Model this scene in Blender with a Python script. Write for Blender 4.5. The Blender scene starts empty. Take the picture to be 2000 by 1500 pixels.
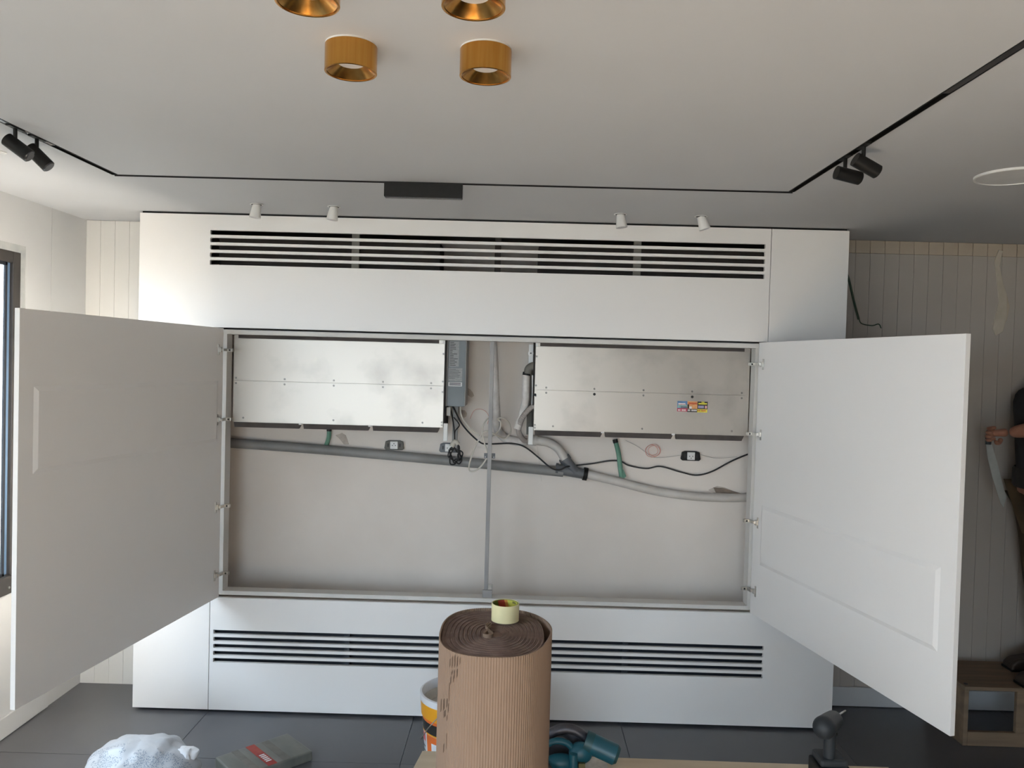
import bpy, bmesh, math, random
from mathutils import Vector, Matrix, noise
random.seed(7)
C = bpy.context.scene
COL = C.collection
pi, sin, cos = math.pi, math.sin, math.cos

# ------------------------------------------------------------------ camera
F, YAW, PITCH, ROLL = 1543.33, -0.0076, -0.0238, 0.0271
CAM = Vector((1.8565, -3.8397, 1.7488))
cy_, sy_ = cos(YAW), sin(YAW)
FWD = Vector((sy_*cos(PITCH), cy_*cos(PITCH), sin(PITCH)))
_r0 = Vector((cy_, -sy_, 0)); _u0 = _r0.cross(FWD)
RT = cos(ROLL)*_r0 + sin(ROLL)*_u0
UP = -sin(ROLL)*_r0 + cos(ROLL)*_u0
cam = bpy.data.cameras.new('camera'); co = bpy.data.objects.new('camera', cam); COL.objects.link(co)
cam.sensor_fit = 'HORIZONTAL'; cam.sensor_width = 36; cam.lens = 36*F/2000; cam.clip_start = .02; cam.clip_end = 200
co.matrix_world = Matrix(((RT.x, UP.x, -FWD.x, CAM.x), (RT.y, UP.y, -FWD.y, CAM.y), (RT.z, UP.z, -FWD.z, CAM.z), (0, 0, 0, 1)))
C.camera = co

def P(px, py, ax, v):
    """a pixel of the 2000x1500 photograph carried onto the world plane ax = v"""
    d = (px-1000)/F*RT - (py-750)/F*UP + FWD
    i = 'xyz'.index(ax)
    return CAM + d*((v-CAM[i])/d[i])

# ------------------------------------------------------------------ light
w = bpy.data.worlds.new('sky'); C.world = w; w.use_nodes = True
bg = w.node_tree.nodes['Background']; bg.inputs[0].default_value = (.72, .85, 1, 1); bg.inputs[1].default_value = 6.0
sun = bpy.data.lights.new('sun', 'SUN'); so = bpy.data.objects.new('sun', sun); COL.objects.link(so)
sun.energy = 35; sun.angle = .02; sun.color = (1, .86, .70)
so.rotation_euler = Vector((1, -.14, -.47)).to_track_quat('-Z', 'Y').to_euler(); so.location = (-8, -6, 6)
def portal(loc, rot, sx, sy):
    l = bpy.data.lights.new('window_portal', 'AREA'); l.shape = 'RECTANGLE'; l.size = sx; l.size_y = sy
    l.cycles.is_portal = True
    o = bpy.data.objects.new('window_portal', l); COL.objects.link(o); o.location = loc; o.rotation_euler = rot
C.view_settings.view_transform = 'Standard'; C.view_settings.look = 'None'
C.view_settings.exposure = 1.04; C.view_settings.gamma = 1; C.view_settings.use_curve_mapping = False
C.cycles.max_bounces = 10; C.cycles.diffuse_bounces = 7; C.cycles.glossy_bounces = 4; C.cycles.transparent_max_bounces = 12
C.cycles.sample_clamp_indirect = 8; C.cycles.use_denoising = True

# ------------------------------------------------------------------ materials
def mat(name, col, rough=.5, metal=0, col2=None, scale=5, detail=3, bump=0, bscale=60, stretch=None, ramp=(.35, .65), spec=None, coat=0, bdist=.002):
    m = bpy.data.materials.new(name); m.use_nodes = True
    nt = m.node_tree; b = nt.nodes['Principled BSDF']
    b.inputs['Base Color'].default_value = (*col, 1); b.inputs['Roughness'].default_value = rough
    b.inputs['Metallic'].default_value = metal
    if spec is not None: b.inputs['Specular IOR Level'].default_value = spec
    if coat: b.inputs['Coat Weight'].default_value = coat; b.inputs['Coat Roughness'].default_value = .1
    tc = nt.nodes.new('ShaderNodeTexCoord'); mp = nt.nodes.new('ShaderNodeMapping')
    nt.links.new(tc.outputs['Object'], mp.inputs[0])
    if stretch: mp.inputs['Scale'].default_value = stretch
    if col2:
        n = nt.nodes.new('ShaderNodeTexNoise'); n.inputs['Scale'].default_value = scale; n.inputs['Detail'].default_value = detail
        r = nt.nodes.new('ShaderNodeValToRGB'); nt.links.new(mp.outputs[0], n.inputs['Vector']); nt.links.new(n.outputs[0], r.inputs[0])
        r.color_ramp.elements[0].position, r.color_ramp.elements[1].position = ramp
        r.color_ramp.elements[0].color = (*col, 1); r.color_ramp.elements[1].color = (*col2, 1)
        nt.links.new(r.outputs[0], b.inputs['Base Color'])
    if bump:
        n = nt.nodes.new('ShaderNodeTexNoise'); n.inputs['Scale'].default_value = bscale; n.inputs['Detail'].default_value = 4
        k = nt.nodes.new('ShaderNodeBump'); k.inputs['Strength'].default_value = bump; k.inputs['Distance'].default_value = bdist
        nt.links.new(mp.outputs[0], n.inputs['Vector']); nt.links.new(n.outputs[0], k.inputs['Height']); nt.links.new(k.outputs[0], b.inputs['Normal'])
    return m

M = {}
M['lacquer'] = mat('white_lacquer', (.78, .755, .735), .38, col2=(.81, .785, .765), scale=.7, bump=.02, bscale=400)
M['core'] = mat('board_white', (.62, .60, .57), .5, col2=(.57, .55, .52), scale=3)
M['ceil'] = mat('ceiling_paint', (.48, .485, .50), .9, col2=(.50, .505, .52), scale=1.2, bump=.04, bscale=300)
M['wall'] = mat('white_wall_paint', (.50, .50, .50), .85, col2=(.47, .47, .47), scale=2, bump=.05, bscale=120)
M['darkwall'] = mat('dark_unseen_wall', (.12, .10, .085), .7, col2=(.15, .125, .105), scale=2)  # unseen right wall, coloured dark to keep bounce light off that side
M['sheet'] = mat('kraft_bounce_sheet', (.58, .49, .40), .8, col2=(.63, .54, .45), scale=4)
M['stain'] = mat('brown_wall_stain', (.48, .40, .33), .9, col2=(.60, .52, .45), scale=30)
M['raw_brown'] = mat('raw_brown_masonry', (.20, .155, .12), .95, col2=(.27, .21, .165), scale=30)  # brown tone of the small holes and patches in the niche wall
M['streak'] = mat('yellowish_filler', (.44, .39, .31), .9, col2=(.50, .45, .37), scale=12, detail=5)
M['disc'] = mat('off_white_cover', (.60, .60, .60), .6, col2=(.64, .64, .64), scale=10)
M['blue_refl'] = mat('painted_blue_reflection', (.10, .17, .27), .25, col2=(.13, .20, .31), scale=2)
M['backdk'] = mat('dark_grey_brown', (.34, .30, .26), .95, col2=(.42, .38, .34), scale=9, detail=6)
M['clad'] = mat('cladding_paint', (.66, .64, .61), .6, col2=(.62, .60, .57), scale=1.5, bump=.02)
M['cladshade'] = mat('shaded_cladding_paint', (.37, .33, .29), .7, col2=(.42, .375, .33), scale=1.4, bump=.05)  # same cladding as the left, shade of the right side put into its colour
M['plaster'] = mat('niche_plaster', (.70, .63, .57), .85, col2=(.76, .69, .63), scale=2.3, detail=6, bump=.15, bscale=30)
M['plaster_patch'] = mat('grey_filler_patch', (.42, .36, .31), .9, col2=(.55, .48, .42), scale=22, detail=5)
M['pale_patch'] = mat('pale_filler_patch', (.62, .60, .56), .9, col2=(.70, .67, .62), scale=12, detail=5)
M['tan'] = mat('tan_bare_board', (.42, .345, .26), .8, col2=(.45, .375, .29), scale=9)
M['tile'] = mat('grey_porcelain_tile', (.078, .079, .088), .28, col2=(.10, .10, .108), scale=1.6, detail=6, bump=.03, bscale=30)
M['grout'] = mat('dark_grout', (.05, .05, .05), .9, col2=(.06, .06, .06))
M['black'] = mat('black_powder_coat', (.006, .0055, .005), .5, col2=(.008, .0075, .007), scale=40, spec=.3)
M['cover'] = mat('smoked_track_cover', (.035, .035, .04), .15, col2=(.04, .04, .045), scale=30)
M['brass'] = mat('brushed_brass', (.58, .27, .055), .20, 1, col2=(.68, .35, .085), scale=10, stretch=(9, 9, .3), bump=.10, bscale=40)
M['brassin'] = mat('polished_brass_reflector', (.46, .20, .04), .22, 1, col2=(.70, .38, .11), scale=30)
M['diff'] = mat('frosted_diffuser', (.62, .60, .60), .4, col2=(.66, .64, .64), scale=20)
M['white'] = mat('white_plastic', (.70, .69, .67), .4, col2=(.74, .73, .71), scale=15)
M['dark_gap'] = mat('dark_duct_lining', (.018, .014, .012), .85, col2=(.026, .02, .017), scale=20)
M['foam'] = mat('brown_black_filter', (.055, .045, .042), .8, col2=(.075, .062, .056), scale=18)
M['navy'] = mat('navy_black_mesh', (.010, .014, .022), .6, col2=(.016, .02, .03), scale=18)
M['galv'] = mat('galvanised_sheet', (.475, .44, .40), .40, .8, col2=(.32, .295, .27), scale=4.2, detail=8, ramp=(.5, .82), bump=.02, bscale=12)
M['steel'] = mat('nickel_steel', (.55, .53, .50), .3, 1, col2=(.45, .43, .40), scale=60)
M['screw'] = mat('dark_screw_head', (.20, .19, .18), .4, .8, col2=(.3, .29, .28), scale=90)
M['hole'] = mat('black_plug', (.012, .012, .012), .6, col2=(.02, .02, .02))
M['slate'] = mat('slate_grey_plastic', (.17, .19, .205), .5, col2=(.19, .21, .225), scale=9)
M['slate2'] = mat('slate_grey_edge', (.26, .255, .25), .5, col2=(.29, .285, .28), scale=9)
M['label'] = mat('pale_grey_print', (.27, .275, .28), .6, col2=(.33, .33, .33), scale=60, stretch=(1, 1, 3))
M['ink'] = mat('dark_ink', (.03, .03, .035), .7, col2=(.05, .05, .05), scale=50)
M['inkw'] = mat('white_ink', (.75, .73, .72), .6, col2=(.8, .78, .77), scale=50)
M['stick'] = mat('white_sticker', (.62, .62, .62), .5, col2=(.66, .66, .66), scale=30)
M['pvc'] = mat('grey_pvc', (.20, .195, .19), .5, col2=(.27, .262, .255), scale=5, detail=4)
M['pvcd'] = mat('dark_grey_pvc', (.10, .105, .115), .45, col2=(.13, .132, .14), scale=12)
M['wrap'] = mat('white_wrapped_insulation', (.70, .66, .63), .6, col2=(.56, .52, .49), scale=30, detail=5, bump=.6, bscale=70, bdist=.004)
M['pvcw'] = mat('off_white_pipe', (.60, .56, .52), .5, col2=(.52, .48, .44), scale=8, bump=.1)
M['hose'] = mat('beige_ribbed_hose', (.42, .37, .34), .6, col2=(.38, .33, .30), scale=14)
M['rubber'] = mat('grey_foam_rubber', (.14, .13, .115), .85, col2=(.17, .16, .14), scale=25)
M['cable_b'] = mat('black_cable', (.016, .015, .015), .5, col2=(.022, .02, .02), scale=30)
M['cable_w'] = mat('cream_cable', (.62, .57, .50), .5, col2=(.56, .51, .44), scale=20)
M['cable_r'] = mat('thin_red_wire', (.62, .22, .17), .5, col2=(.7, .35, .28), scale=40)
M['cable_g'] = mat('thin_grey_wire', (.36, .33, .31), .5, col2=(.4, .37, .35), scale=40)
M['green'] = mat('green_conduit', (.10, .24, .17), .55, col2=(.14, .29, .21), scale=10)
M['green_dk'] = mat('dark_green_cable', (.018, .045, .022), .5, col2=(.025, .055, .03), scale=30)
M['alum'] = mat('grey_aluminium_profile', (.30, .285, .28), .55, 0, col2=(.34, .325, .315), scale=6)
M['frame'] = mat('black_aluminium_frame', (.030, .026, .024), .4, col2=(.038, .033, .03), scale=20)
M['gasket'] = mat('rubber_gasket', (.008, .012, .02), .7, col2=(.012, .015, .022))
M['sill'] = mat('pale_reveal_mortar', (.33, .34, .34), .9, col2=(.42, .42, .41), scale=14, detail=6, bump=.4, bscale=40)
M['card'] = mat('corrugated_kraft', (.22, .145, .10), .85, col2=(.26, .178, .125), scale=3, detail=5, stretch=(1, 1, .25))
M['card_edge'] = mat('kraft_edge', (.17, .105, .082), .9, col2=(.22, .145, .115), scale=30, detail=5)
M['card_dark'] = mat('torn_kraft_flute', (.075, .045, .03), .95, col2=(.12, .08, .055), scale=60)
M['tape'] = mat('cream_masking_tape', (.72, .64, .36), .55, col2=(.76, .68, .40), scale=12)
M['tgreen'] = mat('olive_core_print', (.10, .13, .02), .6, col2=(.14, .17, .03), scale=20)
M['tred'] = mat('red_core_print', (.42, .035, .02), .6, col2=(.48, .06, .03), scale=20)
M['torange'] = mat('orange_core_print', (.55, .20, .03), .6, col2=(.6, .26, .05), scale=20)
M['tyellow'] = mat('yellow_core_print', (.52, .50, .06), .6, col2=(.58, .56, .10), scale=20)
M['bwhite'] = mat('white_bucket_plastic', (.72, .73, .76), .35, col2=(.66, .67, .70), scale=8)
M['byellow'] = mat('amber_bucket_band', (.80, .36, .02), .4, col2=(.84, .40, .03), scale=8)
M['borange'] = mat('orange_bucket_print', (.74, .15, .03), .45, col2=(.78, .18, .04), scale=8)
M['bblack'] = mat('black_bucket_band', (.02, .02, .02), .45, col2=(.03, .03, .03), scale=8)
M['bpink'] = mat('pink_warning_print', (.62, .12, .14), .5, col2=(.66, .18, .18), scale=20)
M['putty'] = mat('dried_putty', (.40, .38, .34), .7, col2=(.62, .60, .56), scale=14, detail=6, bump=.8, bscale=20, bdist=.01)
M['ply'] = mat('pale_plywood', (.60, .50, .37), .6, col2=(.52, .42, .30), scale=5, detail=5, stretch=(.4, 4, 4))
M['teal'] = mat('teal_tool_plastic', (.006, .075, .11), .4, col2=(.008, .095, .14), scale=12)
M['tealdk'] = mat('dark_teal_plastic', (.010, .055, .065), .45, col2=(.014, .07, .085), scale=12)
M['tooldk'] = mat('dark_tool_rubber', (.018, .022, .026), .55, col2=(.026, .03, .036), scale=16)
M['toolmt'] = mat('dark_cast_guard', (.07, .07, .085), .4, .6, col2=(.10, .10, .115), scale=16)
M['tlabel'] = mat('yellow_tool_label', (.12, .10, .03), .5, col2=(.15, .12, .04), scale=40)
M['grey_card'] = mat('grey_packet_film', (.16, .16, .14), .45, col2=(.115, .12, .105), scale=5, detail=3, stretch=(1, 3, 1), bump=.2, bscale=20)
M['redp'] = mat('dark_red_print', (.28, .025, .02), .5, col2=(.33, .05, .03), scale=30)
M['wood'] = mat('rough_pine_board', (.22, .15, .095), .75, col2=(.16, .11, .07), scale=5, detail=6, stretch=(.5, 5, 5))
M['shirt'] = mat('black_work_shirt', (.012, .012, .014), .9, col2=(.02, .02, .022), scale=12, bump=.4, bscale=25)
M['trouser'] = mat('brown_work_trousers', (.085, .055, .025), .9, col2=(.06, .04, .02), scale=10, bump=.4, bscale=25)
M['boot'] = mat('dark_brown_boot_leather', (.035, .024, .018), .6, col2=(.05, .035, .026), scale=25)
M['skin'] = mat('tanned_skin', (.34, .15, .095), .55, col2=(.38, .18, .12), scale=25)
M['hair'] = mat('black_hair', (.012, .010, .009), .7, col2=(.02, .016, .014), scale=60)
M['belt'] = mat('black_tool_belt', (.02, .018, .016), .7, col2=(.03, .026, .024), scale=25)
M['blade'] = mat('dusty_steel_blade', (.42, .44, .42), .5, .5, col2=(.52, .53, .50), scale=12)
M['ground'] = mat('pale_outdoor_paving', (.45, .42, .37), .9, col2=(.5, .47, .42), scale=3)
def glassmat():
    m = bpy.data.materials.new('clear_window_glass'); m.use_nodes = True; nt = m.node_tree; nt.nodes.clear()
    o = nt.nodes.new('ShaderNodeOutputMaterial'); x = nt.nodes.new('ShaderNodeMixShader'); x.inputs[0].default_value = .08
    t = nt.nodes.new('ShaderNodeBsdfTransparent'); t.inputs[0].default_value = (.93, .96, .97, 1)
    g = nt.nodes.new('ShaderNodeBsdfGlossy'); g.inputs['Roughness'].default_value = .02
    nt.links.new(t.outputs[0], x.inputs[1]); nt.links.new(g.outputs[0], x.inputs[2]); nt.links.new(x.outputs[0], o.inputs[0])
    return m
M['glass'] = glassmat()
def bagmat():
    m = mat('white_printed_film', (.56, .58, .62), .35, col2=(.42, .445, .48), scale=7, detail=5, bump=.5, bscale=9, bdist=.01)
    nt = m.node_tree; b = nt.nodes['Principled BSDF']; src = b.inputs['Base Color'].links[0].from_socket
    tc = nt.nodes.new('ShaderNodeTexCoord'); v = nt.nodes.new('ShaderNodeTexVoronoi'); v.inputs['Scale'].default_value = 190
    nt.links.new(tc.outputs['Object'], v.inputs[0])
    a = nt.nodes.new('ShaderNodeMath'); a.operation = 'LESS_THAN'; a.inputs[1].default_value = .40; nt.links.new(v.outputs[0], a.inputs[0])
    s = nt.nodes.new('ShaderNodeSeparateXYZ'); nt.links.new(tc.outputs['Object'], s.inputs[0])
    n = nt.nodes.new('ShaderNodeTexNoise'); n.inputs['Scale'].default_value = 14; nt.links.new(tc.outputs['Object'], n.inputs[0])
    c = nt.nodes.new('ShaderNodeMath'); c.operation = 'GREATER_THAN'; c.inputs[1].default_value = .46; nt.links.new(n.outputs[0], c.inputs[0])
    d = nt.nodes.new('ShaderNodeMath'); d.operation = 'LESS_THAN'; d.inputs[1].default_value = -.03; nt.links.new(s.outputs['Y'], d.inputs[0])
    e = nt.nodes.new('ShaderNodeMath'); e.operation = 'MULTIPLY'; nt.links.new(a.outputs[0], e.inputs[0]); nt.links.new(c.outputs[0], e.inputs[1])
    g = nt.nodes.new('ShaderNodeMath'); g.operation = 'MULTIPLY'; nt.links.new(e.outputs[0], g.inputs[0]); nt.links.new(d.outputs[0], g.inputs[1])
    x = nt.nodes.new('ShaderNodeMix'); x.data_type = 'RGBA'; nt.links.new(g.outputs[0], x.inputs[0]); nt.links.new(src, x.inputs[6]); x.inputs[7].default_value = (.20, .24, .31, 1)
    nt.links.new(x.outputs[2], b.inputs['Base Color']); return m
M['bag'] = bagmat()

# ------------------------------------------------------------------ mesh helpers
class MB:
    def __init__(s): s.v = []; s.f = []; s.smooth = False
    def add(s, vs, fs):
        k = len(s.v); s.v += [Vector(v) for v in vs]; s.f += [[i+k for i in f] for f in fs]; return s
    def box(s, x0, x1, y0, y1, z0, z1, mx=None):
        vs = [Vector((x, y, z)) for x in (x0, x1) for y in (y0, y1) for z in (z0, z1)]
        if mx: vs = [mx @ v for v in vs]
        return s.add(vs, [(0, 1, 3, 2), (4, 6, 7, 5), (0, 4, 5, 1), (2, 3, 7, 6), (0, 2, 6, 4), (1, 5, 7, 3)])
    def prism(s, pts, axis, a, b, mx=None):
        """closed outline pts (2D) extruded along axis from a to b"""
        def mk(p, t):
            q = {'x': (t, p[0], p[1]), 'y': (p[0], t, p[1]), 'z': (p[0], p[1], t)}[axis]; q = Vector(q); return mx @ q if mx else q
        n = len(pts); vs = [mk(p, a) for p in pts]+[mk(p, b) for p in pts]
        return s.add(vs, [list(range(n))[::-1], list(range(n, 2*n))]+[(i, (i+1) % n, n+(i+1) % n, n+i) for i in range(n)])
    def cyl(s, a, b, r0, r1=None, n=20, cap=True):
        a, b = Vector(a), Vector(b); r1 = r0 if r1 is None else r1; d = (b-a).normalized()
        u = d.orthogonal().normalized(); v = d.cross(u)
        vs = [p+r*(cos(2*pi*i/n)*u+sin(2*pi*i/n)*v) for p, r in ((a, r0), (b, r1)) for i in range(n)]
        fs = [(i, (i+1) % n, n+(i+1) % n, n+i) for i in range(n)]
        if cap: fs += [list(range(n))[::-1], list(range(n, 2*n))]
        s.smooth = True; return s.add(vs, fs)
    def lathe(s, prof, n=40, c=(0, 0, 0), mx=None, close=False):
        c = Vector(c); vs = []; m = len(prof)
        for i in range(n):
            a = 2*pi*i/n
            for r, z in prof:
                v = Vector((r*cos(a), r*sin(a), z)); vs.append((mx @ v if mx else v)+c)
        fs = []
        for i in range(n):
            for j in range(m-1+(1 if close else 0)):
                k = (j+1) % m; fs.append((i*m+j, ((i+1) % n)*m+j, ((i+1) % n)*m+k, i*m+k))
        s.smooth = True; return s.add(vs, fs)
    def tube(s, pts, r, n=10, steps=8, rib=0, ribn=0):
        pts = [Vector(p) for p in pts]; q = []
        if len(pts) > 2 and steps > 1:
            e = [2*pts[0]-pts[1]]+pts+[2*pts[-1]-pts[-2]]
            for i in range(1, len(e)-2):
                for k in range(steps):
                    t = k/steps; a, b, c, d = e[i-1:i+3]
                    q.append(.5*((2*b)+(c-a)*t+(2*a-5*b+4*c-d)*t*t+(3*b-a-3*c+d)*t**3))
            q.append(pts[-1])
        else: q = pts
        m = len(q); u = (q[1]-q[0]).orthogonal().normalized(); vs = []
        for i, p in enumerate(q):
            d = (q[min(i+1, m-1)]-q[max(i-1, 0)]).normalized()
            u = (u-d*u.dot(d)); u = u.normalized() if u.length > 1e-6 else d.orthogonal().normalized(); v = d.cross(u)
            rr = r[0]+(r[1]-r[0])*i/(m-1) if isinstance(r, (tuple, list)) else r
            if rib: rr *= 1+rib*(1 if i % 2 else -1)
            vs += [p+rr*(cos(2*pi*k/n)*u+sin(2*pi*k/n)*v) for k in range(n)]
        fs = [(i*n+k, i*n+(k+1) % n, (i+1)*n+(k+1) % n, (i+1)*n+k) for i in range(m-1) for k in range(n)]
        fs += [list(range(n))[::-1], list(range((m-1)*n, m*n))]
        s.smooth = True; return s.add(vs, fs)
    def ball(s, c, r, n=16, mx=None):
        c = Vector(c); prof = [(max(1e-4, sin(pi*i/n)), -cos(pi*i/n)) for i in range(n+1)]
        R = Matrix.Diagonal(Vector(r if isinstance(r, (tuple, list)) else (r, r, r)))
        if mx: R = mx.to_3x3() @ R
        return s.lathe(prof, n*2, c, R)

def tag(o, label=None, cat=None, group=None, kind=None):
    if label: o['label'] = label
    if cat: o['category'] = cat
    if group: o['group'] = group
    if kind: o['kind'] = kind
    return o
def fix(me):
    bm = bmesh.new(); bm.from_mesh(me); bmesh.ops.recalc_face_normals(bm, faces=bm.faces); bm.to_mesh(me); bm.free()
def obj(name, mb, m, parent=None, bevel=0, seg=2, keep=True, sub=0):
    me = bpy.data.meshes.new(name); me.from_pydata([tuple(v) for v in mb.v], [], mb.f); fix(me)
    me.materials.append(M[m] if isinstance(m, str) else m)
    o = bpy.data.objects.new(name, me); COL.objects.link(o)
    if mb.smooth:
        for p in me.polygons: p.use_smooth = True
        e = o.modifiers.new('edges', 'EDGE_SPLIT'); e.split_angle = math.radians(38)
    if bevel:
        b = o.modifiers.new('bevel', 'BEVEL'); b.width = bevel; b.segments = seg; b.limit_method = 'ANGLE'
    if sub:
        b = o.modifiers.new('sub', 'SUBSURF'); b.levels = sub; b.render_levels = sub
    if parent:
        o.parent = parent
        if keep: o.matrix_parent_inverse = inv(parent)
    return o
def world(o):
    m = Matrix.LocRotScale(o.location, o.rotation_euler, o.scale)
    return world(o.parent) @ o.matrix_parent_inverse @ m if o.parent else m
def inv(o): return world(o).inverted()
def empty(name, loc=(0, 0, 0), rz=0, label=None, cat=None, group=None, kind=None):
    o = bpy.data.objects.new(name, None); COL.objects.link(o); o.location = loc; o.rotation_euler = (0, 0, rz); o.empty_display_size = .05
    return tag(o, label, cat, group, kind)
def copy_tree(o, delta, parent=None):
    c = o.copy(); COL.objects.link(c)
    if parent: c.parent = parent
    else: c.location = o.location+Vector(delta)
    for ch in [x for x in COL.objects if x.parent == o]: copy_tree(ch, delta, c)
    return c
def thing(name, mb, m, label, cat, group=None, **k): return tag(obj(name, mb, m, **k), label, cat, group)
def struct(name, mb, m, **k): return tag(obj(name, mb, m, **k), kind='structure')
def pieces(name, mb, m, parent, spots, bevel=0):
    """alike pieces sharing one mesh, moved to spots"""
    o = obj(name, mb, m, parent, bevel); base = o.location.copy(); out = [o]; o.location = Vector(spots[0])
    for s in spots[1:]:
        c = o.copy(); COL.objects.link(c); c.location = Vector(s); out.append(c)
    return out

H, W, B, OL, OR, OT, OB = 2.45, 3.435, .303, .417, 3.0186, 1.8914, .5733
XL, XR, YF = -.428, 7.2, -7.2      # left wall, right wall, wall behind the photographer

# ------------------------------------------------------------------ floor of one metre tiles
fl = struct('floor', MB().box(XL-.3, XR+.2, YF-.2, .5, -.12, -.012), 'grout')
PT = 1.0165; half = PT/2-.0013
tb = MB().box(-half, half, -.4987, .4987, -.012, 0)
sp = []
for i in range(-1, 7):
    for j in range(-7, 1):
        sp.append((.372+PT*(i+.5), -.445+1.0*(j+.5), 0))
pieces('tile', tb, 'tile', fl, [s for s in sp if s[0] < XR+.3 and s[0] > XL-.3])
struct('ground', MB().box(-40, 40, -40, 40, -.5, -.4), 'ground')

thing('bounce_sheet', MB().box(XL+.1, 2.6, -6.9, -2.7, .0008, .006), 'sheet', 'unseen cardboard sheets added behind the photographer to bounce warm light', 'light reflector')  # out of view, added to throw warm bounce light on the upper panels
# ------------------------------------------------------------------ ceiling with the slot of the light track
TL, TR, TB, TF, th = .263, 2.895, -.7415, -5.6, .0125
z0, z1 = H, 2.49
cb = MB().box(TL+th, TR-th, TF+th, TB-th, z0, z1)
cb.box(XL-.3, TL-th, YF-.2, .5, z0, z1).box(TR+th, XR+.2, YF-.2, .5, z0, z1)
cb.box(TL-th, TR+th, TB+th, .5, z0, z1).box(TL-th, TR+th, YF-.2, TF-th, z0, z1)
cb.box(XL-.3, XR+.2, YF-.2, .5, z1, 2.65)
struct('ceiling', cb, 'ceil')

# ------------------------------------------------------------------ walls
struct('wall_back', MB().box(XL-.3, XR+.2, .325, .5, -.1, H), 'plaster')
wb = [o for o in COL.objects if o.name == 'wall_back'][0]
struct('wall_right', MB().box(XR, XR+.2, YF-.2, .5, -.1, H), 'darkwall')
FX0, FX1 = -.1, 2.1
struct('wall_front', MB().box(XL-.3, FX0, YF-.2, YF, 0, H).box(FX1, XR, YF-.2, YF, 0, H).box(FX0, FX1, YF-.2, YF, 2.2, H), 'wall')
# fluted cladding boards at both sides of the cabinet
pb = MB().box(-.0373, .0373, B, .325, 0, H-.002)
left = [XL+.038+.076*i for i in range(6)]
pieces('plank', pb, 'clad', wb, [(x, 0, 0) for x in left])
right = [W-.03+.076*i for i in range(0, 50)]
rb = MB().box(-.0372, .0372, B, .325, 0, H-.07)
pieces('plank', rb, 'cladshade', wb, [(x, 0, 0) for x in right])
rb2 = MB().box(-.0366, .0366, B+.003, .325, H-.068, H-.002)
pieces('plank', rb2, 'tan', wb, [(x, 0, 0) for x in right])
struct('baseboard_right', MB().box(W+.02, XR, B-.014, B, .004, .105), 'wall', bevel=.003)
# plaster streak on the darkened cladding at the right
def patch(pts, y, dy=.004, wob=.004, m='pale_patch', name='filler_patch', parent=wb):
    q = [P(px, py, 'y', y) for px, py in pts]
    mb = MB().prism([(v.x, v.z) for v in q], 'y', y-dy, y+.002)
    return obj(name, mb, m, parent, bevel=.002)
patch([(1950, 488), (1958, 490), (1952, 520), (1958, 550), (1966, 575), (1966, 620), (1958, 648), (1944, 656), (1938, 642), (1942, 622), (1950, 590), (1946, 545), (1942, 510)], B, m='streak')
patch([(1958, 590), (1966, 575), (1972, 600), (1966, 625), (1958, 640), (1955, 620)], B, .003, m='tan')

# left wall with the window openings
WIN = [(-1.30, -.20, .655, 2.235), (-5.6, -2.3, .05, 2.235)]
lw = MB(); ys = [YF-.2]; 
lw.box(XL-.06, XL, YF, WIN[1][0], 0, H).box(XL-.06, XL, WIN[1][1], WIN[0][0], 0, H).box(XL-.06, XL, WIN[0][1], -.004, 0, H)
for y0, y1, a, b in WIN: lw.box(XL-.06, XL, y0, y1, b, H).box(XL-.06, XL, y0, y1, 0, a)
wl = struct('wall_left', lw, 'wall')
obj('lining_panel', MB().box(XL-.06, XL, -.001, .325, 0, H), 'wall', wl)
struct('baseboard_left', MB().box(XL, XL+.012, YF, 0, .004, .10), 'wall', bevel=.003)
for k, (y0, y1, a, b) in enumerate(WIN):
    e = empty('window_%d' % (k+1), (XL, (y0+y1)/2, a), kind='structure')
    t, fw, x0, x1 = .035, .052, XL-.026, XL-.001
    y0 += t; y1 -= t; b -= t-.0; 
    if k == 0:
        obj('reveal_lining', MB().box(XL-.06, XL-.002, WIN[0][1]-t, WIN[0][1]+.001, a, b+t).box(XL-.06, XL-.002, WIN[0][0]-.001, WIN[0][0]+t, a, b+t).box(XL-.06, XL-.002, WIN[0][0]+t, WIN[0][1]-t, b, b+t), 'sill', e)
    obj('window_frame', MB().box(x0, x1, y1-fw, y1, a, b), 'frame', e, .003)
    obj('window_frame', MB().box(x0, x1, y0, y0+fw, a, b), 'frame', e, .003)
    obj('window_frame', MB().box(x0, x1, y0+fw, y1-fw, b-fw, b), 'frame', e, .003)
    obj('window_sill', MB().box(x0, x1+.014, y0+fw, y1-fw, a, a+fw+.03), 'frame', e, .003)
    ym = (y0+y1)/2
    for i, (ya, yb, xx) in enumerate(((ym-.02, y1-fw-(.036 if k == 0 else 0), XL-.009), (y0+fw, ym+.02, XL-.020))):
        s = MB(); q = .016
        s.box(xx-.005, xx+.005, ya, ya+.05, a+fw+.03, b-fw).box(xx-.005, xx+.005, yb-q, yb, a+fw+.03, b-fw)
        s.box(xx-.005, xx+.005, ya, yb, b-fw-q, b-fw).box(xx-.005, xx+.005, ya, yb, a+fw+.03, a+fw+.03+q)
        sh = obj('sash', s, 'gasket', e, .002)
        obj('pane', MB().box(xx-.002, xx+.002, ya+.05, yb-q, a+fw+.03+q, b-fw-q), 'glass', sh)
    if k == 0:
        obj('side_pane', MB().box(XL-.022, XL-.018, y1-fw-.037, y1-fw+.001, a+fw+.03, b-fw), 'blue_refl', e)  # opaque pane, the glass's blue reflection painted as its own colour
        obj('screw', MB().cyl((x1+.014, y1-fw-.03, a+.03), (x1+.018, y1-fw-.03, a+.03), .006, n=12), 'steel', e)
    portal((XL-.08, (y0+y1)/2, (a+b)/2), (0, -pi/2, 0), b-a, y1-y0)
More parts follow.
